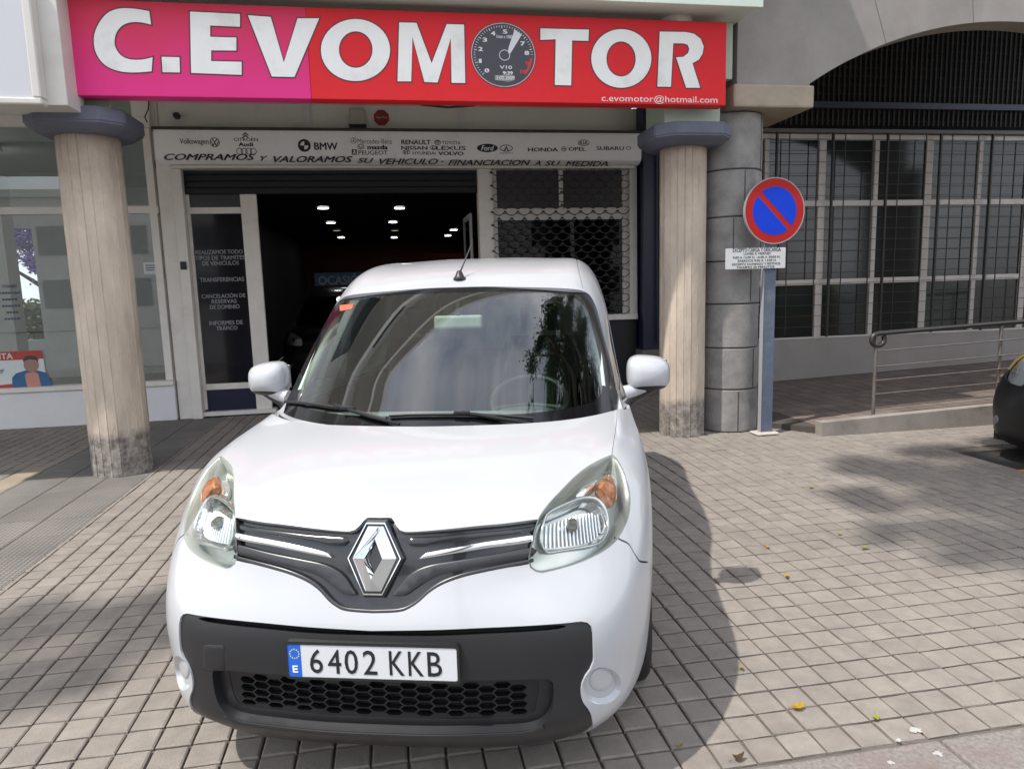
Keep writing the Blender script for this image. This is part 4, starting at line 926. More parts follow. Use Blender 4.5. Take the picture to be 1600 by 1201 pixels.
# dried white paint splashes by the kerb
SPL = mat('dried_paint', (.40, .385, .36), rough=.8, var=.1)
for i, (a, b, r_) in enumerate(((1430, 1141, .022), (1404, 1157, .014), (1466, 1178, .018), (1392, 1192, .013))):
    rn = random.Random(i); g = G(a, b); pl = [(r_ * rn.uniform(.35, 1.1) * math.cos(t) * 1.1, r_ * rn.uniform(.35, 1.1) * math.sin(t)) for t in np.linspace(0, 2 * math.pi, 16, endpoint=False)]
    bm = bmesh.new(); add_plate(bm, [pl], lambda a, b, d: (a, b, d), .0030, .0045); bmesh.ops.recalc_face_normals(bm, faces=bm.faces)
    obj('paint_splash', bm_mesh('paint_splash', bm), pave, SPL, loc=(g[0], g[1], .0))
# ================================================================== the white van
VAN_O = np.array([-0.115498, 1.987409, 0.]); VAN_A = R(-15.4433)
va = np.array([math.cos(VAN_A), math.sin(VAN_A), 0]); vb = np.array([-math.sin(VAN_A), math.cos(VAN_A), 0])
def toloc(d): return np.array([d @ va, d @ vb, d[2]])
CAM_L = toloc(CAM_O - VAN_O)
WHITE = mat('van_paint_white', (.43, .44, .455), rough=.3, coat=.7, spec=.5)
GBLACK = mat('gloss_black_plastic', (.012, .012, .014), rough=.16, coat=.5)
SATIN = mat('satin_grey_plastic', (.032, .032, .036), rough=.30, bump=.02, bscale=900)
DGREY = mat('dark_bumper_plastic', (.016, .016, .018), rough=.40, bump=.05, bscale=700, var=.10, vscale=5)
BLACK = mat('matt_black', (.006, .006, .007), rough=.8)
CHROME = mat('chrome', (.86, .87, .88), rough=.06, metal=1.)
RUBBER = mat('tyre_rubber', (.016, .016, .017), rough=.75, bump=.1, bscale=200)
SILVER = mat('silver_rim', (.45, .46, .47), rough=.35, metal=.8)
LENS = glass('headlight_lens', (.95, .96, .945), ior=1.45, refl=.8)
HOUSE = mat('headlight_housing', (.58, .60, .575), rough=.16, metal=.9)
REFL = mat('headlight_reflector', (.93, .94, .95), rough=.10, metal=.9)
AMBER = mat('amber_plastic', (.42, .15, .045), rough=.15, coat=.6, var=.6, vscale=38, metal=.35)
SCREEN = glass('windscreen_glass', (.66, .76, .69), ior=1.52, refl=2.35)
SIDEGL = glass('side_glass', (.45, .54, .49), ior=1.5)
TRIM = mat('light_interior_trim', (.50, .55, .52), rough=.7)
SEATM = mat('dark_seat_fabric', (.03, .031, .034), rough=.9, var=.2, vscale=60)
DASH = mat('dashboard_plastic', (.028, .029, .031), rough=.6)

lo = [
 [(0, .11, .175), (.25, .115, .175), (.48, .14, .18), (.62, .19, .19), (.71, .28, .20), (.78, .42, .215), (.81, .56, .22)],
 [(0, .04, .26), (.25, .046, .26), (.49, .075, .26), (.64, .125, .262), (.75, .24, .265), (.815, .40, .27), (.845, .56, .275)],
 [(0, .025, .38), (.25, .032, .38), (.49, .06, .38), (.645, .108, .38), (.76, .22, .38), (.835, .38, .38), (.865, .56, .38)],
 [(0, .018, .50), (.25, .025, .50), (.49, .052, .50), (.645, .10, .50), (.765, .21, .50), (.842, .37, .50), (.875, .56, .50)],
 [(0, .03, .61), (.25, .038, .61), (.49, .07, .615), (.64, .118, .62), (.762, .225, .625), (.845, .385, .63), (.88, .56, .63)],
 [(0, .085, .735), (.25, .095, .74), (.487, .145, .75), (.64, .215, .765), (.757, .32, .775), (.842, .46, .785), (.882, .61, .785)],
 [(0, .115, .825), (.25, .128, .828), (.49, .178, .838), (.635, .265, .852), (.745, .39, .868), (.83, .53, .88), (.878, .68, .88)],
 [(0, .165, .905), (.25, .178, .903), (.492, .225, .905), (.632, .335, .924), (.736, .475, .948), (.813, .61, .958), (.867, .76, .945)],
 [(0, .29, .962), (.25, .30, .961), (.49, .345, .958), (.63, .455, .972), (.735, .60, 1.006), (.797, .745, 1.008), (.855, .88, .985)],
 [(0, .53, 1.022), (.25, .54, 1.022), (.49, .59, 1.020), (.637, .685, 1.022), (.748, .815, 1.035), (.802, .94, 1.030), (.850, 1.05, 1.005)],
 [(0, .84, 1.066), (.25, .855, 1.067), (.49, .91, 1.067), (.645, 1.0, 1.068), (.765, 1.13, 1.068), (.808, 1.22, 1.058), (.842, 1.32, 1.045)],
]
flX = [.815, .852, .875, .884, .887, .887, .885, .880, .872, .862, .852]
flZ = [.22, .275, .38, .50, .63, .775, .86, .92, .97, 1.01, 1.045]
fl7 = [.95, .95, .95, .95, .96, .98, 1.02, 1.07, 1.16, 1.28, 1.45]
for j in range(11):
    for L_, dx in ((fl7[j], 0), (1.4 + (fl7[j] - .95) * .7, .004), (2.3, .008), (3.2, .006), (3.9, -.01), (4.2, -.07)):
        lo[j].append((flX[j] + dx, L_, flZ[j]))
up = [
 [(0, .93, 1.03), (.29, .95, 1.03), (.53, 1.02, 1.03), (.69, 1.11, 1.035), (.765, 1.185, 1.045), (.82, 1.30, 1.045), (.852, 1.45, 1.045)],
 [(0, 1.12, 1.165), (.29, 1.14, 1.163), (.535, 1.205, 1.157), (.685, 1.295, 1.155), (.752, 1.375, 1.16), (.80, 1.475, 1.115), (.855, 1.58, 1.045)],
 [(0, 1.405, 1.39), (.285, 1.425, 1.386), (.525, 1.48, 1.374), (.665, 1.55, 1.358), (.725, 1.61, 1.34), (.79, 1.70, 1.21), (.856, 1.80, 1.045)],
 [(0, 1.69, 1.603), (.28, 1.71, 1.60), (.505, 1.755, 1.59), (.632, 1.81, 1.575), (.706, 1.88, 1.545), (.795, 1.98, 1.33), (.858, 2.08, 1.045)],
 [(0, 1.88, 1.690), (.275, 1.895, 1.688), (.50, 1.93, 1.678), (.632, 1.975, 1.662), (.708, 2.04, 1.612), (.800, 2.16, 1.355), (.860, 2.28, 1.045)],
 [(0, 2.13, 1.748), (.27, 2.14, 1.746), (.495, 2.16, 1.737), (.63, 2.19, 1.722), (.706, 2.24, 1.662), (.802, 2.38, 1.37), (.860, 2.50, 1.045)],
 [(0, 2.55, 1.790), (.27, 2.55, 1.788), (.495, 2.55, 1.778), (.63, 2.55, 1.760), (.704, 2.57, 1.695), (.800, 2.70, 1.385), (.860, 2.80, 1.045)],
 [(0, 3.20, 1.800), (.27, 3.20, 1.798), (.495, 3.20, 1.787), (.63, 3.20, 1.768), (.702, 3.20, 1.70), (.798, 3.25, 1.385), (.858, 3.30, 1.045)],
 [(0, 3.90, 1.785), (.27, 3.90, 1.783), (.49, 3.90, 1.772), (.62, 3.90, 1.752), (.69, 3.90, 1.69), (.785, 3.90, 1.375), (.842, 3.90, 1.045)],
 [(0, 4.20, 1.70), (.25, 4.20, 1.698), (.45, 4.20, 1.688), (.55, 4.20, 1.665), (.60, 4.20, 1.60), (.70, 4.20, 1.36), (.782, 4.20, 1.045)],
]
BODY = Patch(lo); CABIN = Patch(up)
# the windscreen itself: a gently bent sheet
gx_n = [0, .2, .4, .56, .68, .76, .82]
WSP = Patch([[(x, L0 + .36 * x * x + .27 * x ** 6, z - .03 * x * x) for x in gx_n] for L0, z in ((.90, 1.005), (1.12, 1.168), (1.26, 1.278), (1.405, 1.391), (1.55, 1.502), (1.69, 1.606), (1.80, 1.683))])
def px_on(patch, pts): return [patch.hit(CAM_L, toloc(ray(*q))) for q in pts]
def mirror(pl): return [(-u, v) for u, v in pl]
def both(pl): return list(pl) + mirror(pl)[::-1]       # right half + mirrored left half (open at the centre line)
def strip(line, w):
    a = np.array(line); t = np.gradient(a, axis=0); t /= np.linalg.norm(t, axis=1)[:, None] + 1e-9; n = np.stack([-t[:, 1], t[:, 0]], 1)
    return [tuple(q) for q in a + n * w / 2] + [tuple(q) for q in (a - n * w / 2)[::-1]]
def zl(pts, x0, y0, s): return [(x0 + a / s, y0 + b / s) for a, b in pts]

van = empty('van', 'white van with black bumper and diamond badge parked before the shop', 'van', tuple(VAN_O), VAN_A)
# ---- outlines traced on the body
HL = smooth_line(px_on(BODY, zl([(848, 58), (760, 90), (650, 150), (540, 235), (430, 345), (330, 450), (255, 545), (215, 620), (190, 700), (170, 790), (150, 880), (140, 960), (155, 1020), (200, 1052), (250, 1063), (380, 1035), (520, 995), (650, 945), (770, 885), (860, 820), (910, 765), (960, 680), (1000, 580), (1015, 480), (1010, 380), (985, 280), (950, 180), (905, 100), (872, 66)], 800, 700, 5.458)), .012, True)
gr_r = px_on(BODY, [(596, 808), (611.6, 808.5), (616, 814), (620, 822), (625, 828), (633, 830.5), (660, 829.5), (700, 826), (770, 819), (842, 811), (848, 830), (842, 860), (834, 878), (790, 887), (755, 894), (725, 901), (701, 909), (683, 917.5), (668, 928), (655, 940), (640, 950), (622, 956), (602, 958)])
gr_r[0] = (0., gr_r[1][1]); gr_r[-1] = (0., gr_r[-1][1])
GR = smooth_line(both(gr_r[:-1] + [gr_r[-1]])[:-1], .012, True)
in_r = px_on(BODY, zl([(-60, 722), (100, 719), (300, 711), (500, 701), (600, 693), (640, 689), (662, 693), (675, 706), (681, 730), (683, 780), (683, 828), (672, 855), (655, 878), (643, 905), (640, 940), (648, 972), (664, 992), (674, 1010), (680, 1055)], 620, 660, 2.2196))
in_r[0] = (0., in_r[0][1]); ub = in_r[-1][0]
IN = smooth_line(both(in_r)[:-1], .014)  # open bottom, closed below
IN = IN + [(-ub + .012, .008), (ub - .012, .008)] if False else smooth_line(in_r, .014)
IN = both(IN + [(IN[-1][0] - .004, .03), (IN[-1][0] - .02, 0.)])
IN = [q for i, q in enumerate(IN) if i == 0 or abs(q[0] - IN[i - 1][0]) + abs(q[1] - IN[i - 1][1]) > 1e-4]
FOG = [px_on(BODY, [(620 + (712 + 66 * math.cos(R(a)) - 14 * math.sin(R(a))) / 2.2196, 660 + (912 - 62 * math.sin(R(a)) - 16 * math.cos(R(a))) / 2.2196)])[0] for a in range(0, 360, 12)]
hood_seam = px_on(BODY, [(956, 711), (957.5, 700), (960, 683), (962.5, 665), (964, 652)]); hood_seam.append((hood_seam[-1][0] + .004, BODY.v1 - .003))
HOODS = strip(smooth_line(hood_seam, .012), .005)
b_seam = px_on(BODY, [(962, 838), (970, 843), (981.8, 849), (990, 862), (999, 875.5), (1007, 877.5), (1013, 878)])
BUMPS = strip(smooth_line(b_seam, .012), .005)
arch = lambda L0, r: [BODY.at(L0 + r * math.cos(R(a)), max(.235, .318 + r * math.sin(R(a)))) for a in range(-14, 195, 6)]
ARF, ARR = arch(.905, .365), arch(3.60, .365)
def flank_seam(pts): return strip(smooth_line([BODY.at(*q) for q in pts], .03), .006)
D1 = flank_seam([(1.36, .99), (1.36, .8), (1.37, .55), (1.40, .33)]); D2 = flank_seam([(2.33, 1.03), (2.33, .75), (2.33, .33)]); D3 = flank_seam([(3.16, 1.03), (3.17, .8), (3.18, .66)])
PB = {'hl': HL, 'hlm': mirror(HL), 'gr': GR, 'in': IN, 'fog': FOG, 'fogm': mirror(FOG), 'hs': HOODS, 'hsm': mirror(HOODS), 'bs': BUMPS, 'bsm': mirror(BUMPS),
      'af': ARF, 'afm': mirror(ARF), 'ar': ARR, 'arm': mirror(ARR)}
for k_, q_ in (('d1', D1), ('d2', D2), ('d3', D3)): PB[k_] = q_; PB[k_ + 'm'] = mirror(q_)
gu = np.unique(np.round(np.concatenate([np.linspace(-1.35, 1.35, 131), np.linspace(1.35, BODY.u1, 60), -np.linspace(1.35, BODY.u1, 60)]), 5))
gv = np.linspace(0, BODY.v1, 64)
CB = Cut(BODY, gu, gv, PB)
holes = np.zeros(len(CB.f), bool)
for k_ in PB: holes |= CB.ins[k_]
# connected white panels
def components(F, mask):
    ids = np.where(mask)[0]; em = {}; par = {int(i): int(i) for i in ids}
    def find(a):
        while par[a] != a: par[a] = par[par[a]]; a = par[a]
        return a
    for i in ids:
        t = F[i]
        for a in range(3):
            e = tuple(sorted((int(t[a]), int(t[(a + 1) % 3]))))
            if e in em: par[find(int(i))] = find(em[e])
            else: em[e] = int(i)
    out = {}
    for i in ids: out.setdefault(find(int(i)), []).append(int(i))
    return sorted(out.values(), key=len, reverse=True)
for c in components(CB.f, ~holes):
    if len(c) < 12: continue
    m_ = np.zeros(len(CB.f), bool); m_[c] = True
    q = CB.pos[CB.f[c]].mean((0, 1)); e = CB.pos[CB.f[c]].reshape(-1, 3)
    nm = 'hood' if (q[2] > .95 and abs(q[0]) < .2 and q[1] < .8) else 'front_bumper' if (abs(q[0]) < .25 and q[1] < .6) else \
        'fender' if q[1] < 1.2 else 'front_door' if q[1] < 2.2 else 'sliding_door' if q[1] < 3 else 'rear_quarter_panel'
    CB.region(nm, m_, WHITE, van, lip=.02)
seams = CB.ins['hs'] | CB.ins['hsm'] | CB.ins['bs'] | CB.ins['bsm']
for k_ in ('d1', 'd2', 'd3'): seams |= CB.ins[k_] | CB.ins[k_ + 'm']
for k_ in ('hs', 'bs', 'd1', 'd2', 'd3'):
    for q_ in (k_, k_ + 'm'): CB.region('panel_gap', CB.ins[q_], BLACK, van, off=-.008)

# ---- solids that sit on a patch
def solid(name, patch, poly, o0, o1, m, parent, bev=.004, step=.02, dome=0.):
    """raised piece following the patch: foot at offset o0, face at o1"""
    inn = offset_poly(poly, -bev); a = np.array(inn)
    gx = np.arange(a[:, 0].min(), a[:, 0].max(), step); gy = np.arange(a[:, 1].min(), a[:, 1].max(), step)
    U, Vv = np.meshgrid(gx, gy); g = np.stack([U.ravel(), Vv.ravel()], 1); g = g[inpoly(g, inn)] if len(g) else g
    if len(g):
        dm = np.min(((g[:, None, :] - a[None]) ** 2).sum(2), 1); g = g[dm > (step * .4) ** 2]
    vs = [Vector(q) for q in inn] + [Vector(q) for q in g]; n = len(inn)
    ov, oe, of, *_ = delaunay_2d_cdt(vs, [(i, (i + 1) % n) for i in range(n)], [], 1, 1e-7)
    ov = np.array([tuple(q) for q in ov])
    pos = patch.S(ov[:, 0], ov[:, 1]); nr = patch.N(ov[:, 0], ov[:, 1])
    off = np.full(len(ov), o1)
    if dome:
        d = np.sqrt(np.min(((ov[:, None, :] - a[None]) ** 2).sum(2), 1)); off = off + dome * np.minimum(1, d / max(d.max(), 1e-6))
    top = pos + nr * off[:, None]
    pl = np.array(poly); pp = patch.S(pl[:, 0], pl[:, 1]); pn = patch.N(pl[:, 0], pl[:, 1])
    bm = bmesh.new(); T = [bm.verts.new(q) for q in top]
    for f in of:
        try: bm.faces.new([T[i] for i in f])
        except ValueError: pass
    sgn = 1 if o1 >= o0 else -1
    r1 = [bm.verts.new(q) for q in pp + pn * (o1 - sgn * bev * .6)]; r0 = [bm.verts.new(q) for q in pp + pn * o0]
    # the first n output verts follow the input ring when nothing was merged
    ring = T[:n]
    for i in range(n):
        j = (i + 1) % n
        for A, B in ((ring, r1), (r1, r0)):
            try: bm.faces.new((A[i], A[j], B[j], B[i]))
            except ValueError: pass
    bmesh.ops.recalc_face_normals(bm, faces=bm.faces)
    return obj(name, bm_mesh(name, bm, angle=38), parent, m)

# ---- grille
gmask = CB.ins['gr'] & ~CB.ins['hl'] & ~CB.ins['hlm']
grille = CB.region('grille', gmask, GBLACK, van, off=-.022)
def line_px(pts): return px_on(BODY, pts)
wing = smooth_line(line_px([(612, 930), (622, 917), (633, 903), (650, 891), (672, 883), (700, 878), (755, 869.5), (833, 855), (833, 869), (790, 877), (745, 886), (705, 894), (680, 901), (662, 910), (645, 921), (630, 930)]), .012, True)
lip_r = line_px([(834, 878), (790, 887), (755, 894), (725, 901), (701, 909), (683, 917.5), (668, 928), (655, 940), (640, 950), (622, 956), (602, 958)])
lip_r[-1] = (0., lip_r[-1][1])
chs = smooth_line(line_px([(655.5, 872.5), (662, 866), (676, 861.5), (720, 853), (770, 845), (832, 836), (832, 845), (770, 854.5), (720, 862.5), (680, 869)]), .012, True)
for pl, nm, m_, o0, o1, bv in ((chs, 'chrome_strip', CHROME, -.02, .004, .004), (wing, 'lower_wing', SATIN, -.02, -.004, .004)):
    for q in (pl, mirror(pl)): solid(nm, BODY, q, o0, o1, m_, grille, bev=bv, step=.02)
lipl = both(smooth_line(lip_r, .012)); lipl = [q for i, q in enumerate(lipl) if i == 0 or abs(q[0] - lipl[i - 1][0]) > 1e-4]
solid('lower_lip', BODY, strip([(u, v + .006) for u, v in lipl], .011), -.02, -.002, SATIN, grille, bev=.003, step=.05)
band = line_px([(640, 838), (700, 834), (770, 827), (840, 818), (838, 829), (770, 838), (700, 846), (660, 853), (640, 852), (634, 845)])
for q in (band, mirror(band)): solid('upper_band', BODY, smooth_line(q, .014, True), -.024, -.012, GBLACK, grille, bev=.006, step=.025)
# badge
eu, ev_ = BODY.hit(np.array([0, -3., .806]), np.array([0, 1., 0])); EP = BODY.S([0.], [ev_])[0]; EN = BODY.N([0.], [ev_])[0]
ez = np.array([0, -EN[2], EN[1]]); ez = ez if ez[2] > 0 else -ez
def badge_pt(a, b, d): return tuple(EP + np.array([a, 0, 0]) + ez * b + EN * d)
def loop_faces(name, loops, m, parent, fill=True, angle=20):
    bm = bmesh.new(); Ls = [[bm.verts.new(badge_pt(*q)) for q in lp] for lp in loops]; n = len(Ls[0])
    for A, B in zip(Ls, Ls[1:]):
        for i in range(n): bm.faces.new((A[i], A[(i + 1) % n], B[(i + 1) % n], B[i]))
    if fill: bm.faces.new(Ls[-1])
    bmesh.ops.recalc_face_normals(bm, faces=bm.faces)
    return obj(name, bm_mesh(name, bm, angle=angle), parent, m)
hexo = lambda s, d: [(-.028 * s, .103 * s, d), (.028 * s, .103 * s, d), (.080 * s, 0, d), (.028 * s, -.103 * s, d), (-.028 * s, -.103 * s, d), (-.080 * s, 0, d)]
shield = loop_faces('badge_shield', [hexo(1.15, -.03), hexo(1.12, -.004), hexo(1.02, .0)], GBLACK, grille)
loop_faces('badge_rim', [hexo(1.05, -.002), hexo(1.04, .010), hexo(1.0, .010), hexo(.99, -.002)], CHROME, grille, fill=False)
loop_faces('badge_base', [hexo(.97, -.004), hexo(.95, .004)], GBLACK, grille)
D4 = [(-.024, .096), (.024, .096), (.068, 0), (.024, -.096), (-.024, -.096), (-.068, 0)]
I4 = [(0, .048), (0, .048), (.027, 0), (0, -.048), (0, -.048), (-.027, 0)]
bmq = bmesh.new()
def fq(*pts): bmq.faces.new([bmq.verts.new(badge_pt(*q)) for q in pts])
T_ = (0.010, .096, .008); B_ = (-.010, -.096, .008); Lf = (-.068, 0, .006); Rt = (.068, 0, .006)
it, ib, il, ir = (.003, .060, .024), (-.003, -.060, .024), (-.030, 0, .026), (.030, 0, .026)
fq((-.024, .096, .006), T_, it, il, Lf); fq(T_, (.024, .096, .006), Rt, ir, it)
fq(Lf, il, ib, B_, (-.024, -.096, .006)); fq(B_, ib, ir, Rt, (.024, -.096, .006))
dd = .006
fq(it, (0, .046, dd), (-.018, 0, dd), il); fq(it, ir, (.018, 0, dd), (0, .046, dd)); fq(il, (-.018, 0, dd), (0, -.046, dd), ib); fq(ir, ib, (0, -.046, dd), (.018, 0, dd))
bmesh.ops.recalc_face_normals(bmq, faces=bmq.faces)
obj('diamond_badge', bm_mesh('diamond_badge', bmq), grille, CHROME)

# ---- headlights
hl_in = px_on(BODY, zl([(262, 760), (285, 640), (310, 545), (380, 490), (460, 450), (560, 412), (650, 396), (720, 405), (780, 440), (825, 505), (848, 600), (842, 690), (800, 770), (740, 805), (640, 830), (540, 850), (420, 872), (320, 888), (285, 850)], 800, 700, 5.458))
amb = px_on(BODY, zl([(775, 262), (800, 205), (845, 185), (888, 200), (922, 250), (942, 330), (936, 410), (905, 468), (884, 478), (858, 410), (822, 345), (788, 305)], 800, 700, 5.458))
ref_top = px_on(BODY, zl([(560, 330), (600, 250), (680, 205), (745, 195), (740, 240), (690, 290), (640, 330)], 800, 700, 5.458))
for sgn, key in ((1, 'hl'), (-1, 'hlm')):
    fl = (lambda q: q) if sgn > 0 else mirror
    h = CB.region('headlight', CB.ins[key], LENS, van, off=-.001, lip=.0)
    CB.region('housing', CB.ins[key], HOUSE, h, off=-.058)
    # rim between lens and housing
    a = np.array(fl(HL)); p0 = BODY.S(a[:, 0], a[:, 1]); n0 = BODY.N(a[:, 0], a[:, 1]); nn = len(a)
    ai = np.array(offset_poly(fl(HL), -.006)); pi_ = BODY.S(ai[:, 0], ai[:, 1]); ni_ = BODY.N(ai[:, 0], ai[:, 1])
    obj('rim', mesh('rim', list(p0 - n0 * .002) + list(pi_ - ni_ * .004) + list(pi_ - ni_ * .058), [(i, (i + 1) % nn, nn + (i + 1) % nn, nn + i) for i in range(nn)] + [(nn + i, nn + (i + 1) % nn, 2 * nn + (i + 1) % nn, 2 * nn + i) for i in range(nn)], True), h, mat('headlight_rim', (.42, .45, .42), rough=.3, metal=.4))
    rl = smooth_line(fl(hl_in), .012, True); solid('reflector', BODY, rl, -.012, -.085, REFL, h, bev=.016, step=.016, dome=.03)
    bz = strip(rl + rl[:1], .008); solid('bezel', BODY, offset_poly(rl, .005), -.055, -.016, mat('bezel_silver', (.6, .61, .6), rough=.2, metal=.9), h, bev=.003) if False else None
    a = np.array(offset_poly(rl, .007)); b = np.array(rl); c_ = np.array(offset_poly(rl, -.004)); nn = len(a)
    def on(q, o): return list(BODY.S(q[:, 0], q[:, 1]) + BODY.N(q[:, 0], q[:, 1]) * o)
    obj('bezel', mesh('bezel', on(a, -.056) + on(a, -.016) + on(b, -.012) + on(c_, -.022), [(k * nn + i, k * nn + (i + 1) % nn, (k + 1) * nn + (i + 1) % nn, (k + 1) * nn + i) for k in range(3) for i in range(nn)], True), h, mat('bezel_silver', (.62, .64, .62), rough=.18, metal=.9))
    al = smooth_line(fl(amb), .012, True); solid('indicator', BODY, al, -.055, -.020, AMBER, h, bev=.010, step=.012, dome=.012)
    solid('side_reflector', BODY, smooth_line(fl(ref_top), .012, True), -.055, -.035, REFL, h, bev=.006, step=.012, dome=.006)
    # vertical flutes and bulb in the reflector
    cu, cv = np.mean(np.array(rl), 0)
    us_ = np.linspace(np.array(rl)[:, 0].min() + .012, np.array(rl)[:, 0].max() - .014, 17)
    bmf = bmesh.new()
    for u_ in us_:
        vv = [v for u2, v in rl if abs(u2 - u_) < .02]
        if len(vv) < 2: continue
        q = np.linspace(min(vv) + .012, min(vv) + (max(vv) - min(vv)) * .70, 5)
        add_tube(bmf, on(np.stack([np.full(5, u_), q], 1), -.052), .0042, 6)
    obj('flutes', bm_mesh('flutes', bmf, angle=60), h, REFL)
    bp_ = on(np.array([[cu, cv + .012]]), -.045)[0]
    lathe('bulb', [(.0005, -.03), (.016, -.028), (.020, -.012), (.020, .004), (.012, .016), (.0005, .019)], mat('bulb_cap', (.35, .34, .32), rough=.2, metal=.9), h, 16, 'y', tuple(bp_))

# ---- lower bumper insert
slot = line_px(zl([(-60, 724), (100, 721), (300, 713), (480, 704), (560, 702), (590, 706), (560, 716), (480, 724), (300, 734), (100, 742), (-60, 745)], 620, 660, 2.2196))
slot[0] = (0., slot[1][1]); slot[-1] = (0., slot[-2][1])
SLOT = smooth_line(both(slot)[:-1], .02, True)
hexr = line_px(zl([(-60, 914), (200, 913), (400, 911), (488, 909), (498, 925), (496, 960), (488, 1000), (472, 1033), (440, 1045), (300, 1050), (100, 1054), (-60, 1055)], 620, 660, 2.2196))
hexr[0] = (0., hexr[1][1]); hexr[-1] = (0., hexr[-2][1])
def tidy(pl): return [q for i, q in enumerate(pl) if abs(q[0] - pl[i - 1][0]) + abs(q[1] - pl[i - 1][1]) > 2e-3]
MESHR = tidy(both(smooth_line(hexr, .014)))
SLOT = tidy(both(smooth_line(slot, .014)))
inset_r = line_px(zl([(-60, 900), (300, 898), (500, 893), (528, 893), (542, 905), (546, 950), (538, 1005), (510, 1048), (450, 1072), (300, 1081), (100, 1085), (-60, 1086)], 620, 660, 2.2196)); inset_r[0] = (0., inset_r[1][1]); inset_r[-1] = (0., inset_r[-2][1])
INSET = tidy(both(smooth_line(inset_r, .014)))
CI = Cut(BODY, np.linspace(-.95, .95, 96), np.linspace(0, BODY.v1 * .42, 46), {'in': IN, 'slot': SLOT, 'mesh': MESHR, 'inset': INSET})
ins_m = CI.ins['in'] & ~CI.ins['slot'] & ~CI.ins['inset'] & ~CI.ins['mesh']
lower = CI.region('bumper_insert', ins_m, DGREY, van, off=-.006, lip=.035)
CI.region('air_slot', CI.ins['slot'], BLACK, lower, off=-.04)
CI.region('recess', CI.ins['inset'] & ~CI.ins['mesh'], DGREY, lower, off=-.034, lip=.03)
CI.region('mesh_backing', CI.ins['mesh'], BLACK, lower, off=-.066)
# honeycomb
hexes = []
hw, hh = .030, .0118; mp_ = np.array(MESHR)
for j in range(14):
    for i in range(-16, 17):
        cu = i * hw * 1.62; cv = mp_[:, 1].min() + .008 + j * hh * 2.06 + (hh * 1.03 if i % 2 else 0)
        hx = [(cu + a * hw * .93, cv + b * hh * .90) for a, b in ((-1, 0), (-.55, -1), (.55, -1), (1, 0), (.55, 1), (-.55, 1))]
        if inpoly(np.array(hx), offset_poly(MESHR, -.004)).all(): hexes.append(hx)
bmh = bmesh.new()
def onb(a, b, d):
    q = BODY.S([a], [b])[0] + BODY.N([a], [b])[0] * d; return tuple(q)
cache = {}
def onc(a, b, d):
    kk = (round(a, 6), round(b, 6))
    if kk not in cache: cache[kk] = (BODY.S([a], [b])[0], BODY.N([a], [b])[0])
    return tuple(cache[kk][0] + cache[kk][1] * d)
add_plate(bmh, [MESHR] + hexes, onc, -.036, -.058)
bmesh.ops.recalc_face_normals(bmh, faces=bmh.faces)
obj('honeycomb_mesh', bm_mesh('honeycomb_mesh', bmh), lower, mat('mesh_plastic', (.009, .009, .010), rough=.4))
chl = smooth_line([(u, v - .010) for u, v in inset_r[7:]], .014); chl = tidy(both(chl))
solid('chin_lip', BODY, strip(chl, .016), -.012, .003, DGREY, lower, bev=.007, step=.05)
tow = line_px(zl([(168, 778), (180, 772), (236, 774), (243, 782), (242, 858), (236, 864), (172, 860), (165, 852)], 240, 660, 2.2196))
solid('tow_cover', BODY, tow, -.008, -.0035, DGREY, lower, bev=.0025)
split = line_px(zl([(-60, 1128), (150, 1126), (300, 1122), (360, 1118)], 620, 660, 2.2196)); split[0] = (0., split[1][1])
# fog light covers
for sgn, key in ((1, 'fog'), (-1, 'fogm')):
    pl = FOG if sgn > 0 else mirror(FOG)
    fg = CB.region('fog_light_cover', CB.ins[key], WHITE, van, off=-.016)
    a = np.array(pl); nn = len(a); ai = np.array(offset_poly(pl, -.012))
    def on(q, o): return list(BODY.S(q[:, 0], q[:, 1]) + BODY.N(q[:, 0], q[:, 1]) * o)
    obj('recess_wall', mesh('recess_wall', on(a, 0.) + on(ai, -.016), [(i, (i + 1) % nn, nn + (i + 1) % nn, nn + i) for i in range(nn)], True), fg, WHITE)
    c = a.mean(0); cap = [(c[0] + .006 * sgn + (q[0] - c[0]) * .62, c[1] + .012 + (q[1] - c[1]) * .60) for q in pl]
    solid('cap', BODY, cap, -.018, -.011, WHITE, fg, bev=.004)

# ---- number plate
plate_o = obj('number_plate', None, van) if False else None
PLX, PZ0, PZ1, PY = .263, .461, .573, .018
bmq = bmesh.new(); add_plate(bmq, [rrect(-PLX, PLX, PZ0, PZ1, .009)], lambda a, b, d: (a, d, b), PY, PY + .004)
bmesh.ops.recalc_face_normals(bmq, faces=bmq.faces)
npl = obj('number_plate', bm_mesh('number_plate', bmq), van, mat('plate_white', (.62, .63, .65), rough=.35, spec=.5), label='white number plate reading 6402 KKB with blue band')
bmq = bmesh.new(); add_plate(bmq, [rrect(-PLX - .004, PLX + .004, PZ0 - .003, PZ1 + .006, .012), rrect(-PLX + .004, PLX - .004, PZ0 + .004, PZ1 - .004, .007)], lambda a, b, d: (a, d, b), PY - .002, .06)
bmesh.ops.recalc_face_normals(bmq, faces=bmq.faces); obj('plate_holder', bm_mesh('plate_holder', bmq), van, GBLACK)
bmq = bmesh.new(); add_plate(bmq, [[(-PLX + .003, PZ0 + .006), (-PLX + .006, PZ0 + .003), (-PLX + .045, PZ0 + .003), (-PLX + .045, PZ1 - .003), (-PLX + .006, PZ1 - .003), (-PLX + .003, PZ1 - .006)]], lambda a, b, d: (a, d, b), PY - .0008, PY + .001)
bmesh.ops.recalc_face_normals(bmq, faces=bmq.faces); obj('blue_band', bm_mesh('blue_band', bmq), npl, mat('plate_blue', (.01, .12, .55), rough=.4))
INK = mat('plate_ink', (.012, .012, .014), rough=.5)
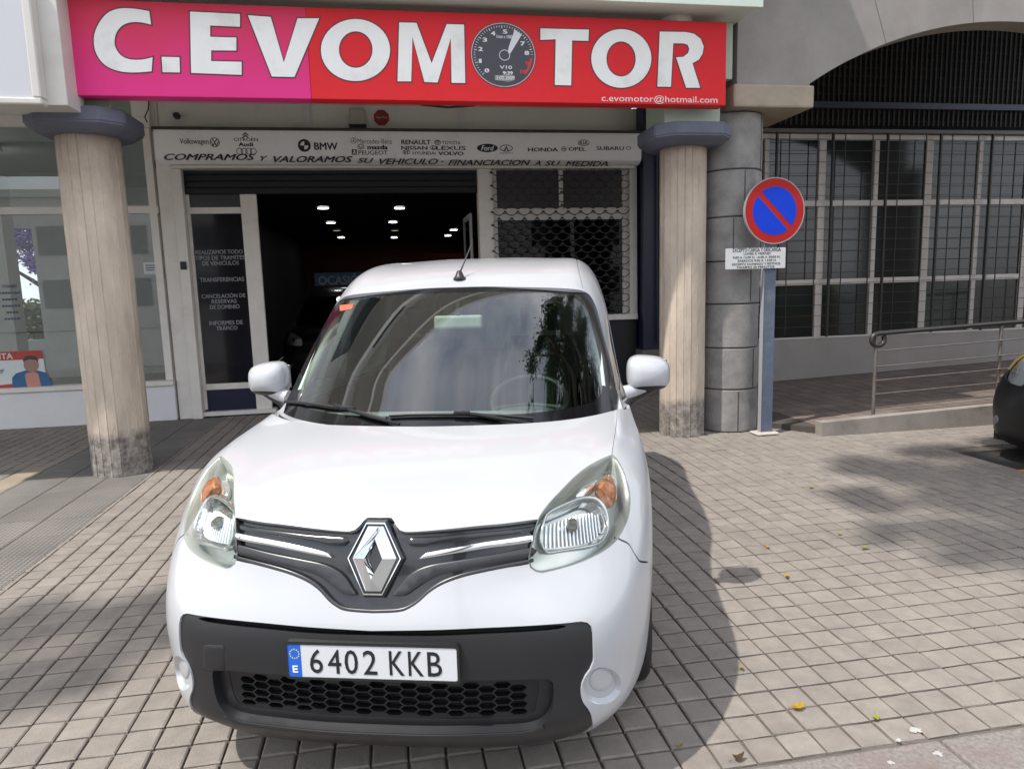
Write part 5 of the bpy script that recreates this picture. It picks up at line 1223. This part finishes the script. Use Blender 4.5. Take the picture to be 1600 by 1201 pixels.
xs = {'6': (-.191, -.151), '4': (-.135, -.094), '0': (-.083, -.042), '2': (-.026, .016), 'K': (.054, .099), 'k2': (.112, .157), 'B': (.170, .213)}
for ch, (a, b) in xs.items(): text('character', 'K' if ch == 'k2' else ch, a, b, PZ0 + .0175, PZ1 - .0175, PY - .0006, INK, npl, bold=.004, ext=.0006)
text('country_letter', 'E', -PLX + .017, -PLX + .034, PZ0 + .018, PZ0 + .040, PY - .0014, mat('plate_letter_white', (.8, .8, .8), rough=.5), npl, bold=.02, ext=.0006)
bms = bmesh.new()
for i in range(12):
    a = R(30 * i); add_plate(bms, [ell(-PLX + .0255 + .0145 * math.cos(a), PZ1 - .034 + .0145 * math.sin(a), .0022, .0022, 5)], lambda a, b, d: (a, d, b), PY - .0016, PY)
obj('star_ring', bm_mesh('star_ring', bms), npl, mat('star_yellow', (.75, .6, .15), rough=.5))

# ---- cabin shell
ws_r = px_on(CABIN, [(714, 447.5), (760, 447.5), (810, 448.5), (860, 449.5), (890, 451), (910, 454), (921, 460), (929, 473), (936, 495), (944, 525), (952, 555), (959, 583), (963, 605)])
ws_r[0] = (0., ws_r[1][1]); k_ = ws_r[-1]; ws_r += [(k_[0] + .006, k_[1] - .06), (k_[0] + .012, .02), (k_[0] + .012, .002)]
WS = tidy(both(smooth_line(ws_r, .02)))
gl_r = px_on(CABIN, [(714, 453), (800, 454), (860, 455), (893, 457), (908, 462), (916, 474), (924, 500), (932, 530), (939, 562), (943, 590), (941, 612), (930, 624), (905, 632), (850, 641), (800, 645), (714, 648)])
gl_r[0] = (0., gl_r[1][1]); gl_r[-1] = (0., gl_r[-2][1])
GLS = tidy(both(smooth_line(gl_r, .02)))
def win(pts): return smooth_line([CABIN.at(*q) for q in pts], .04, True)
W1 = win([(1.56, 1.09), (1.75, 1.22), (1.95, 1.40), (2.05, 1.49), (2.16, 1.535), (2.27, 1.54), (2.285, 1.5), (2.285, 1.15), (2.27, 1.09)])
W2 = win([(2.40, 1.10), (2.40, 1.5), (2.42, 1.56), (2.75, 1.60), (3.12, 1.60), (3.16, 1.56), (3.18, 1.15), (3.16, 1.09), (2.8, 1.08)])
W3 = win([(3.32, 1.10), (3.32, 1.55), (3.35, 1.59), (3.7, 1.59), (3.98, 1.55), (4.02, 1.5), (4.05, 1.15), (4.02, 1.09)])
rg = px_on(CABIN, [(911, 452), (905, 425), (901.5, 409)]); rg = [(rg[0][0], rg[0][1] + .01)] + rg[1:] + [(rg[-1][0] - .004, v_) for v_ in np.arange(rg[-1][1] + .25, CABIN.v1 - .15, .25)]
RG = strip(smooth_line(rg, .03), .006)
PC = {'ws': WS, 'gl': GLS, 'rg': RG, 'rgm': mirror(RG)}
for k_, q_ in (('w1', W1), ('w2', W2), ('w3', W3)): PC[k_] = q_; PC[k_ + 'm'] = mirror(q_)
CC = Cut(CABIN, np.linspace(-CABIN.u1, CABIN.u1, 90), np.linspace(0, CABIN.v1, 120), PC)
side = np.zeros(len(CC.f), bool)
for k_ in ('w1', 'w2', 'w3', 'w1m', 'w2m', 'w3m'): side |= CC.ins[k_]
rgm_ = CC.ins['rg'] | CC.ins['rgm']
CC.region('roof_and_pillars', ~CC.ins['ws'] & ~side & ~rgm_, WHITE, van, lip=.03)
for k_ in ('rg', 'rgm'): CC.region('roof_seam', CC.ins[k_] & ~CC.ins['ws'], mat('seam_grey', (.18, .18, .19), rough=.7), van, off=-.006)
wsm = CC.ins['ws'] & ~CC.ins['gl']
def seen_on(patch, src, uvs):          # carry an outline over to another sheet, as seen from the street
    q = src.S(np.array(uvs)[:, 0], np.array(uvs)[:, 1]); out = []
    for p_ in q:
        d_ = p_ - CAM_L if p_[0] >= 0 else (p_ - CAM_L * np.array([-1, 1, 1])); o_ = CAM_L if p_[0] >= 0 else CAM_L * np.array([-1, 1, 1])
        out.append(patch.hit(o_, d_ / np.linalg.norm(d_)))
    return out
WS2 = tidy(both(seen_on(WSP, CABIN, [q for q in smooth_line(ws_r, .02) if q[0] >= 0 and q[1] > .12]) + [(WSP.u1 * .93, .05), (WSP.u1 * .93, .0)])); GL2 = tidy(both(seen_on(WSP, CABIN, smooth_line(gl_r, .02))))
WS2 = offset_poly(WS2, .006); WS2 = [(a, max(0., min(b, WSP.v1))) for a, b in WS2]
CW = Cut(WSP, np.linspace(-WSP.u1, WSP.u1, 60), np.linspace(0, WSP.v1, 40), {'ws': WS2, 'gl': GL2})
CW.region('windscreen_border', CW.ins['ws'] & ~CW.ins['gl'], mat('black_glass_border', (.006, .006, .007), rough=.06), van, off=-.008)
wscr = CW.region('windscreen', CW.ins['gl'], SCREEN, van, off=-.008)
mat('black_glass_border', (.006, .006, .007), rough=.06)
for k_ in ('w1', 'w2', 'w3', 'w1m', 'w2m', 'w3m'): CC.region('side_window', CC.ins[k_], SIDEGL, van, off=-.004)
# cowl between hood and glass
uu = np.linspace(-.78, .78, 41); hb = BODY.S(uu, np.full(41, BODY.v1)) - np.array([0, .01, .012]); uc = uu * .985; gb = CABIN.S(uc, np.full(41, .015)); gb2 = (hb + gb) / 2 - np.array([0, 0, .012])
obj('cowl', mesh('cowl', list(hb) + list(gb2) + list(gb), [(k * 41 + i, k * 41 + i + 1, k * 41 + 42 + i, k * 41 + 41 + i) for k in range(2) for i in range(40)], True), van, DGREY)
# rear panel, floor, wheel wells
e1 = [tuple(q) for q in BODY.S(np.full(30, BODY.u1), np.linspace(0, BODY.v1, 30))]; r7 = [tuple(q) for q in CABIN.S(np.linspace(CABIN.u1, -CABIN.u1, 60), np.full(60, CABIN.v1))]
out = [(x, z) for x, y, z in e1] + [(x, z) for x, y, z in r7[1:-1]] + [(-x, z) for x, y, z in e1[::-1]]
bmq = bmesh.new(); add_plate(bmq, [out], lambda a, b, d: (a, d, b), 4.195, 4.22); bmesh.ops.recalc_face_normals(bmq, faces=bmq.faces)
obj('rear_panel', bm_mesh('rear_panel', bmq), van, WHITE)
box('underbody', -.62, .62, .20, 4.15, .19, .32, BLACK, van)
box('cabin_floor', -.80, .80, 1.0, 4.15, .34, .40, DASH, van)
box('bulkhead', -.72, .72, .86, .90, .35, 1.0, BLACK, van)
box('inner_tray', -.70, .70, .25, .86, .60, .66, BLACK, van)
for s in (-1, 1):
    for L0 in (.905, 3.60):
        bmq = bmesh.new()
        p0 = [(s * .55, L0 + .372 * math.cos(R(a)), .318 + .372 * math.sin(R(a))) for a in range(-10, 191, 10)]; p1 = [(s * .855, y, z) for _, y, z in p0]
        A = [bmq.verts.new(q) for q in p0]; B = [bmq.verts.new(q) for q in p1]
        for i in range(len(A) - 1): bmq.faces.new((A[i], A[i + 1], B[i + 1], B[i]))
        bmq.faces.new(A)
        obj('wheel_arch_liner', bm_mesh('wheel_arch_liner', bmq), van, BLACK)
def wheel(parent, x, y, s, r=.318, w=.195, rim_m=SILVER):
    wh = obj('wheel', bpy.data.meshes.new('hub'), parent)
    bmq = bmesh.new(); h = w / 2
    add_lathe(bmq, [(r * .62, -h * .8), (r * .70, -h), (r * .90, -h * 1.02), (r * .965, -h * .86), (r, -h * .55), (r, h * .55), (r * .965, h * .86), (r * .90, h * 1.02), (r * .70, h), (r * .62, h * .8)], 44, 'x')
    me = bm_mesh('wheel', bmq, angle=35); wh.data = me; me.materials.append(RUBBER); wh.location = (x, y, r)
    bmq = bmesh.new()
    add_lathe(bmq, [(r * .64, h * .84 * s), (r * .60, h * .70 * s), (r * .56, h * .30 * s), (r * .20, h * .42 * s), (r * .10, h * .50 * s), (.001, h * .50 * s)], 32, 'x')
    rm = obj('rim', bm_mesh('rim', bmq, angle=35), wh, rim_m)
    for k in range(8):
        a = 2 * math.pi * k / 8; bmq = bmesh.new()
        add_tube(bmq, [(h * .52 * s, r * .12 * math.cos(a), r * .12 * math.sin(a)), (h * .58 * s, r * .38 * math.cos(a), r * .38 * math.sin(a)), (h * .74 * s, r * .60 * math.cos(a), r * .60 * math.sin(a))], [.018, .016, .020], 6)
        obj('spoke', bm_mesh('spoke', bmq, angle=50), wh, rim_m)
    return wh
for s in (-1, 1):
    for L0 in (.905, 3.60): wheel(van, s * .785, L0, s)

# ---- mirrors
for s in (-1, 1):
    bmq = bmesh.new(); bmesh.ops.create_icosphere(bmq, subdivisions=5, radius=1)
    for v in bmq.verts:
        d = v.co.normalized(); p = 3.3; k = (abs(d.x) ** p + abs(d.y) ** p * .8 + abs(d.z) ** p) ** (-1 / p)
        x, y, z = d.x * k, d.y * k, d.z * k
        w_ = x * .5 + .5                                    # 0 at the door, 1 at the outer end
        zz = z * (.092 - .016 * w_) - .010 * w_ * w_
        v.co = Vector((s * (.952 + x * .104), 1.50 + y * .080 - .028 * max(0, -y) * (1 - x * x) * (1 - z * z) + .045 * w_, 1.186 + zz))
    top = bmq.copy()
    bmesh.ops.bisect_plane(bmq, geom=bmq.verts[:] + bmq.edges[:] + bmq.faces[:], plane_co=(s * .96, 1.42, 1.134), plane_no=(-s * .06, .25, 1), clear_inner=True)
    capm = obj('mirror', bm_mesh('mirror', bmq, smooth=True), van, WHITE)
    bmesh.ops.bisect_plane(top, geom=top.verts[:] + top.edges[:] + top.faces[:], plane_co=(s * .96, 1.42, 1.134), plane_no=(-s * .06, .25, 1), clear_outer=True)
    for v in top.verts: v.co = Vector((s * .958 + (v.co.x - s * .958) * .985, v.co.y, v.co.z))
    obj('lower_shell', bm_mesh('lower_shell', top, smooth=True), capm, DGREY)
    tube('stalk', [(s * .835, 1.46, 1.095), (s * .87, 1.465, 1.104), (s * .91, 1.485, 1.128)], [.036, .034, .045], WHITE, capm, 12)
    tube('foot', [(s * .835, 1.46, 1.04), (s * .87, 1.47, 1.072), (s * .93, 1.50, 1.10), (s * .99, 1.52, 1.115)], [.032, .028, .030, .018], DGREY, capm, 12)
    box('mirror_glass', min(s * .87, s * 1.05), max(s * .87, s * 1.05), 1.590, 1.596, 1.125, 1.245, mat('mirror_silver', (.7, .72, .74), rough=.03, metal=1.), capm)
    # dark corner trim at the foot of the pillar
    obj('pillar_corner_trim', mesh('pillar_corner_trim', *(lambda g: (list(CABIN.S(g[:, 0], g[:, 1]) + CABIN.N(g[:, 0], g[:, 1]) * .004), [(0, 1, 2, 3)] if s > 0 else [(3, 2, 1, 0)]))(np.array([[s * .735, .07], [s * .79, .10], [s * .775, .20], [s * .755, .20]])), smooth=False), van, DGREY) if False else None

# ---- wipers, aerial
def on_glass(px, py, off=.012):
    u, v = WSP.hit(CAM_L, toloc(ray(px, py))); return tuple(WSP.S([u], [v])[0] + WSP.N([u], [v])[0] * (off - .006))
def wiper(blade, arm):
    w = tube('wiper', [on_glass(*q, .015) for q in arm], [.009] * (len(arm) - 1) + [.007], BLACK, van, 8)
    bmq = bmesh.new(); b = [on_glass(*q, .012) for q in blade]
    add_tube(bmq, b, .0075, 6); obj('blade', bm_mesh('blade', bmq, angle=50), w, mat('wiper_rubber', (.01, .01, .011), rough=.5))
    m0 = Vector(b[len(b) // 2]); bmq = bmesh.new(); add_box(bmq, m0.x - .035, m0.x + .035, m0.y - .012, m0.y + .006, m0.z - .004, m0.z + .014, .004); obj('clip', bm_mesh('clip', bmq), w, BLACK)
wiper([(447, 628.5), (475, 631), (510, 635), (545, 641), (575, 648), (604, 655.5)], [(524, 635), (550, 643), (580, 653), (625, 665)])
wiper([(609, 650.5), (640, 649), (680, 648.5), (722, 648.5), (780, 650.5), (833, 655)], [(722, 648), (745, 650), (780, 656), (830, 664)])
u_, v_ = CABIN.hit(CAM_L, toloc(ray(714, 436))); ab = Vector(CABIN.S([0.], [v_])[0])
aer = lathe('aerial', [(.034, -.003), (.033, .006), (.024, .014), (.016, .034), (.011, .044)], DGREY, van, 16, 'z', tuple(ab), label='black roof aerial')
tip = ab + Vector((.055, .10, .185))
tube('rod', [ab + Vector((0, 0, .03)), ab + Vector((.017, .035, .075)), tip], [.006, .004, .0022], DGREY, aer, 8)

# ---- inside the cab
box('dashboard', -.76, .76, 1.05, 1.50, .72, .985, DASH, van, bev=.06, seg=4)
box('dashboard_top', -.74, .74, .98, 1.30, .93, 1.0, DASH, van, bev=.02, seg=2)
sw = obj('steering_wheel', None, van) if False else None
bmq = bmesh.new(); C0 = Vector((.37, 1.56, 1.05)); ax = Vector((0, -.52, .855)).normalized(); a1 = Vector((1, 0, 0)); a2 = ax.cross(a1)
add_tube(bmq, [C0 + (a1 * math.cos(2 * math.pi * k / 40) + a2 * math.sin(2 * math.pi * k / 40)) * .185 for k in range(40)], .016, 8, closed=True)
for a in (200, 340, 90): add_tube(bmq, [C0 - ax * .03, C0 + (a1 * math.cos(R(a)) + a2 * math.sin(R(a))) * .18], .014, 6)
obj('steering_wheel', bm_mesh('steering_wheel', bmq, angle=50), van, mat('wheel_grey', (.03, .032, .032), rough=.45))
lathe('instrument_hood', [(.16, 0), (.17, .03), (.14, .06), (.05, .075), (.001, .078)], mat('instrument_grey', (.12, .13, .13), rough=.5), van, 28, 'z', (.37, 1.36, .97))
for sx in (-.37, .37):
    st = box('front_seat', sx - .24, sx + .24, 1.95, 2.45, .50, .72, SEATM, van, bev=.06, seg=3)
    bmq = bmesh.new(); add_box(bmq, sx - .23, sx + .23, 2.36, 2.50, .70, 1.30, .06, 3)
    for v in bmq.verts: v.co.y += (v.co.z - .7) * .25
    obj('backrest', bm_mesh('backrest', bmq, angle=40), st, SEATM)
    box('headrest', sx - .12, sx + .12, 2.50, 2.60, 1.33, 1.50, SEATM, st, bev=.035, seg=3)
box('rear_bench', -.62, .62, 3.0, 3.15, .5, 1.18, SEATM, van, bev=.05, seg=3)
rv = on_glass(711, 478, -.10)
mr = box('rear_view_mirror', rv[0] - .125, rv[0] + .125, rv[1], rv[1] + .03, rv[2] - .035, rv[2] + .035, mat('mirror_back', (.55, .62, .57), rough=.4), van, bev=.014, seg=3)
tube('mirror_stem', [(rv[0], rv[1] + .02, rv[2] + .02), (rv[0], rv[1] + .04, rv[2] + .10)], .016, DASH, mr)
for s in (-1, 1):   # pale trim along the pillars and the sun visors
    pts = [CABIN.S([s * u], [v])[0] - CABIN.N([s * u], [v])[0] * .03 for u, v in ((.735, .20), (.745, .40), (.745, .65), (.735, .84), (.72, .95))]
    tube('pillar_trim', pts, [.018, .030, .030, .026, .02], TRIM, van, 10)
    q = CABIN.S([s * .34], [.98])[0]
    bmq = bmesh.new(); add_box(bmq, q[0] - .19, q[0] + .19, q[1] - .01, q[1] + .15, q[2] - .05, q[2] - .035, .006); obj('sun_visor', bm_mesh('sun_visor', bmq), van, TRIM)
    box('door_card', min(s * .80, s * .83), max(s * .80, s * .83), 1.45, 4.1, .4, 1.04, SEATM, van)
st_ = [WSP.S([u], [v])[0] - WSP.N([u], [v])[0] * .006 for u, v in px_on(WSP, [(529.5, 475.5), (551, 473.5), (549, 481), (530, 484.5)])]
obj('inspection_sticker', mesh('inspection_sticker', st_, [(3, 2, 1, 0)]), wscr, mat('sticker_red', (.62, .10, .05), rough=.6, var=.3, vscale=60))
hp = [CABIN.S([0.], [CABIN.vs[3] + .02])[0], CABIN.S([0.], [CABIN.vs[3] + .12])[0]]
# ================================================================== other cars
def hatch(label, loc, rot, paint, bumper, sc, lampm, front_lamps=True):
    c = empty('parked_car', label, 'car', loc, rot); c.scale = sc
    vb_ = BODY.vs[5] + .045
    PBX = {'hl': HL, 'hlm': mirror(HL), 'gr': [(u, v + .06) for u, v in GR], 'af': ARF, 'afm': mirror(ARF), 'ar': ARR, 'arm': mirror(ARR),
           'bump': [(-1.12, 0), (1.12, 0), (1.12, vb_), (.9, vb_ + .03)] + [(u, vb_ + .035) for u in np.linspace(.8, -.8, 30)] + [(-.9, vb_ + .03), (-1.12, vb_)]}
    K = Cut(BODY, gu[::2], gv[::2], PBX); hole = K.ins['hl'] | K.ins['hlm'] | K.ins['af'] | K.ins['afm'] | K.ins['ar'] | K.ins['arm']
    K.region('body', ~hole & ~K.ins['bump'], paint, c, lip=.02); K.region('front_bumper', K.ins['bump'] & ~hole, bumper, c, off=.004, lip=.02)
    for k in ('hl', 'hlm'):
        h = K.region('headlight', K.ins[k], LENS, c, off=-.001); K.region('housing', K.ins[k], lampm, h, off=-.03)
        pl = HL if k == 'hl' else mirror(HL); cc = np.mean(np.array(pl), 0); solid('reflector', BODY, [(cc[0] + .05 * math.cos(R(a)), cc[1] - .03 + .045 * math.sin(R(a))) for a in range(0, 360, 20)], -.028, -.012, REFL, h, bev=.006)
    for s in (1, -1):
        f = FOG if s > 0 else mirror(FOG); q = np.array(f).mean(0); solid('fog_lamp', BODY, [(q[0] + (a - q[0]) * .8, q[1] + (b - q[1]) * .8) for a, b in f], -.01, .012, mat('fog_lamp_grey', (.10, .10, .105), rough=.2), c, bev=.012)
    CC.region('roof_and_pillars', ~CC.ins['ws'] & ~side, paint, c, lip=.03); CW.region('windscreen_border', CW.ins['ws'] & ~CW.ins['gl'], MATS['black_glass_border'], c, off=-.008); CW.region('windscreen', CW.ins['gl'], SIDEGL, c, off=-.008)
    for k in ('w1', 'w2', 'w3', 'w1m', 'w2m', 'w3m'): CC.region('side_window', CC.ins[k], SIDEGL, c, off=-.004)
    bmq = bmesh.new(); add_plate(bmq, [out], lambda a, b, d: (a, d, b), 4.195, 4.22); bmesh.ops.recalc_face_normals(bmq, faces=bmq.faces); obj('rear_panel', bm_mesh('rear_panel', bmq), c, paint)
    box('underbody', -.74, .74, .20, 4.15, .19, .42, BLACK, c); box('interior', -.7, .7, 1.2, 4.1, .43, .9, SEATM, c)
    for s in (-1, 1):
        for L0 in (.905, 3.60): wheel(c, s * .785, L0, s)
    return c
hatch('yellow and black car with its dark nose at the right edge', (5.20, 4.58, -.02), R(-76), mat('taxi_yellow', (.62, .42, .02), rough=.3, coat=.8), mat('car_black_bumper', (.012, .012, .012), rough=.42), (.93, .93, .90), mat('car_lamp_grey', (.45, .46, .47), rough=.3))
cx0 = P(455, 537, 12.4)[0]
hatch('dark car inside the showroom with one pale headlight showing', (cx0 + .66, 12.0, .01), R(-4), mat('dark_car_paint', (.010, .010, .012), rough=.25, coat=.6), mat('dark_car_trim', (.008, .008, .009), rough=.5), (.98, .98, .93), mat('dark_car_lamp', (.75, .74, .7), rough=.4))

# ================================================================== fallen leaves
LEAFM = {'yellow': mat('leaf_yellow', (.62, .40, .03), rough=.6, var=.15, vscale=30), 'green': mat('leaf_yellow_green', (.42, .42, .05), rough=.6, var=.2, vscale=30), 'brown': mat('leaf_brown', (.13, .085, .03), rough=.7, var=.3, vscale=30), 'pale': mat('leaf_pale', (.42, .32, .17), rough=.7, var=.2, vscale=30)}
def leaf(label, px, py, length, kind, rot, curl):
    g = G(px, py); bm = bmesh.new(); n = 7; rows = []
    for i in range(n):
        t = i / (n - 1); w = length * .30 * math.sin(math.pi * min(1, t * 1.02)) ** .7 * (1 - .35 * t) + .0008; z = .006 + curl * (t - .5) ** 2 * length * 2
        rows.append([bm.verts.new(((t - .5) * length, s * w, z + abs(s) * w * .55)) for s in (-1, 0, 1)])
    for A, B in zip(rows, rows[1:]):
        for k in range(2): bm.faces.new((A[k], A[k + 1], B[k + 1], B[k]))
    add_tube(bm, [(-.5 * length, 0, .008), (-.72 * length, .01 * length, .005)], .0009, 5)
    bmesh.ops.solidify(bm, geom=bm.faces[:], thickness=.0005)
    obj('leaf', bm_mesh('leaf', bm, smooth=True), None, LEAFM[kind], label=label, category='leaf', group='fallen leaves on the pavers', loc=(g[0], g[1], .001), rot=(0, 0, rot))
for q in (('bright yellow fallen leaf, largest on the pavers near the kerb', 1247, 1108, .062, 'yellow', .2, .5), ('yellow green fallen leaf on the pavers in the middle right', 1352, 858, .055, 'green', .1, .3), ('curled green leaf near the white paint spots by the kerb', 1368, 1126, .040, 'green', .6, .9),
          ('dark brown crumpled leaf at the bottom, nearest the kerb', 1153, 1188, .048, 'brown', .1, 1.), ('pale leaf on the pavers just right of the mirror shadow', 1229, 902, .045, 'yellow', 1., .6), ('tan leaf fragment just inside the van shadow near the front', 1061, 1169, .035, 'pale', .3, .8),
          ('pale brown leaf at the edge of the van shadow', 1158, 1046, .036, 'pale', 1.3, .7), ('faint green leaf far back on the pavers by the signpost', 1268, 763, .05, 'green', .4, .3), ('small yellow leaf behind the mirror shadow', 1198, 856, .04, 'yellow', .8, .5), ('small yellow leaf halfway to the ramp, right of centre', 1312, 836, .035, 'green', .2, .5)): leaf(*q)

# ================================================================== trees
LEAFG = leafmat('tree_leaf', (.075, .12, .035)); LEAFP = leafmat('jacaranda_blossom', (.34, .25, .60)); BARK = mat('bark', (.16, .13, .10), rough=.9, var=.3, vscale=8, bump=.5, bscale=30)
def tree(label, x, y, clumps, n, leaf_m, lsize, h0, seed, r0=.16, second=None):
    rnd = random.Random(seed); t = empty('tree', label, 'tree', (x, y, -.13)); cs = [(Vector(c) - Vector((x, y, -.13)), r) for c, r in clumps]
    mid = sum((c for c, _ in cs), Vector()) / len(cs); fork = Vector((mid.x * .35, mid.y * .35, h0))
    bm = bmesh.new(); add_tube(bm, [(0, 0, 0), (fork.x * .1, fork.y * .1, h0 * .4), fork * .75 + Vector((0, 0, h0 * .22)), fork], [r0 * 1.25, r0, r0 * .85, r0 * .75], 12)
    for c, r in cs:
        m_ = fork.lerp(c, .5) + Vector((rnd.uniform(-.2, .2), rnd.uniform(-.2, .2), .25)); add_tube(bm, [fork, m_, c], [r0 * .55, r0 * .33, .02], 7)
        for _ in range(6):
            e = c + Vector((rnd.gauss(0, 1), rnd.gauss(0, 1), rnd.gauss(0, .8))).normalized() * r * .85; add_tube(bm, [m_.lerp(c, .6), c.lerp(e, .5) + Vector((0, 0, .08)), e], [.03, .018, .006], 5)
    obj('trunk', bm_mesh('trunk', bm, angle=50), t, BARK)
    tot = sum(r ** 3 for _, r in cs); V_, F_ = [], []
    for c, r in cs:
        subs = []
        for _ in range(max(6, int(r * 14))):
            d = Vector((rnd.gauss(0, 1), rnd.gauss(0, 1), rnd.gauss(0, .8))).normalized() * r * rnd.uniform(.35, 1.0); subs.append((c + d, r * rnd.uniform(.2, .42)))
        for _ in range(int(n * r ** 3 / tot)):
            sc_, sr = rnd.choice(subs); p = sc_ + Vector((rnd.gauss(0, .5), rnd.gauss(0, .5), rnd.gauss(0, .42))) * sr
            a = Vector((rnd.gauss(0, 1), rnd.gauss(0, 1), rnd.gauss(0, .6))).normalized(); b = a.orthogonal().normalized(); s = lsize * rnd.uniform(.6, 1.3)
            q = len(V_); V_ += [p - a * s, p + b * s * .42, p + a * s, p - b * s * .42]; F_.append((q, q + 1, q + 2, q + 3))
    obj('crown', mesh('crown', V_, F_), t, leaf_m, kind=None)
    return t
tree('leafy green street tree at the right, mirrored in the windscreen', 6.3, 2.3, [((2.5, 3.9, 6.4), .65), ((3.1, 3.5, 6.3), .7), ((3.7, 3.9, 6.6), .85), ((4.5, 3.8, 6.6), 1.0), ((3.2, 4.35, 7.0), .75), ((4.2, 4.4, 7.3), .9), ((5.4, 3.4, 7.0), 1.1), ((2.9, 4.3, 5.8), .4), ((4.0, 3.3, 7.2), .8)], 46000, LEAFG, .045, 4.6, 3)
tree('tall tree behind the camera that shades the pavers at right', -1.5, -4.5, [((-3.85, 1.35, 14.5), .55), ((-3.7, 2.05, 14.7), .5), ((-3.3, .75, 14.4), .5), ((-3.0, 1.5, 14.8), .75), ((-2.4, .6, 14.6), .8), ((-4.35, .78, 14.5), .42), ((-3.95, .45, 14.6), .45), ((-3.2, 2.3, 14.9), .5)], 10000, LEAFG, .10, 11.0, 4, r0=.2)
tree('tall tree behind the camera that shades the pavers at left', -14.0, -1.0, [((-9.25, .40, 14.6), .42), ((-8.95, .80, 14.8), .40), ((-9.75, .75, 14.8), .25)], 9000, LEAFG, .10, 11.0, 6, r0=.14)
tree('purple flowering jacaranda seen through the corner shop glass', -11.6, 27.0, [((-11.0, 25.5, 4.3), 1.0), ((-10.2, 25.5, 3.6), .9), ((-11.8, 25.3, 3.4), .9), ((-10.8, 25.0, 2.6), .7), ((-12.4, 25.6, 4.6), 1.2), ((-9.8, 25.8, 4.8), 1.0), ((-11.3, 26.2, 5.4), 1.2), ((-12.6, 25.4, 2.6), .8)], 22000, LEAFP, .085, 2.0, 8)
hd = empty('hedge', 'green hedge seen through the far window of the corner shop', 'hedge', (-11, 21, -.14)); rh = random.Random(5); V_, F_ = [], []
for _ in range(9000):
    p_ = Vector((rh.uniform(-5, 3.5), rh.uniform(-.5, .5), rh.uniform(.05, 1.7) ** 1.0 + rh.gauss(0, .05))); a_ = Vector((rh.gauss(0, 1), rh.gauss(0, 1), rh.gauss(0, 1))).normalized(); b_ = a_.orthogonal().normalized(); q_ = len(V_); V_ += [p_ - a_ * .07, p_ + b_ * .04, p_ + a_ * .07, p_ - b_ * .04]; F_.append((q_, q_ + 1, q_ + 2, q_ + 3))
obj('foliage', mesh('foliage', V_, F_), hd, LEAFG); box('twiggy_core', -5, 3.5, -.35, .35, 0, 1.5, mat('hedge_core', (.03, .035, .02), rough=.9), hd)
# building across the street, behind the camera
ob = empty('opposite_building', 'pale apartment block across the street behind the camera', 'building', (0, -22, -.14))
OPM = mat('opposite_plaster', (.62, .60, .55), rough=.85, var=.08)
box('wall', -24, 24, -6, 0, 0, 7, OPM, ob); box('roof_parapet', -24.1, 24.1, -6, .15, 7, 7.4, OPM, ob)
for i in range(12):
    for z in (1.2, 4.0): box('window', -22 + i * 3.8, -20.4 + i * 3.8, .002, .05, z, z + 1.5, MATS['upper_glass'], ob)
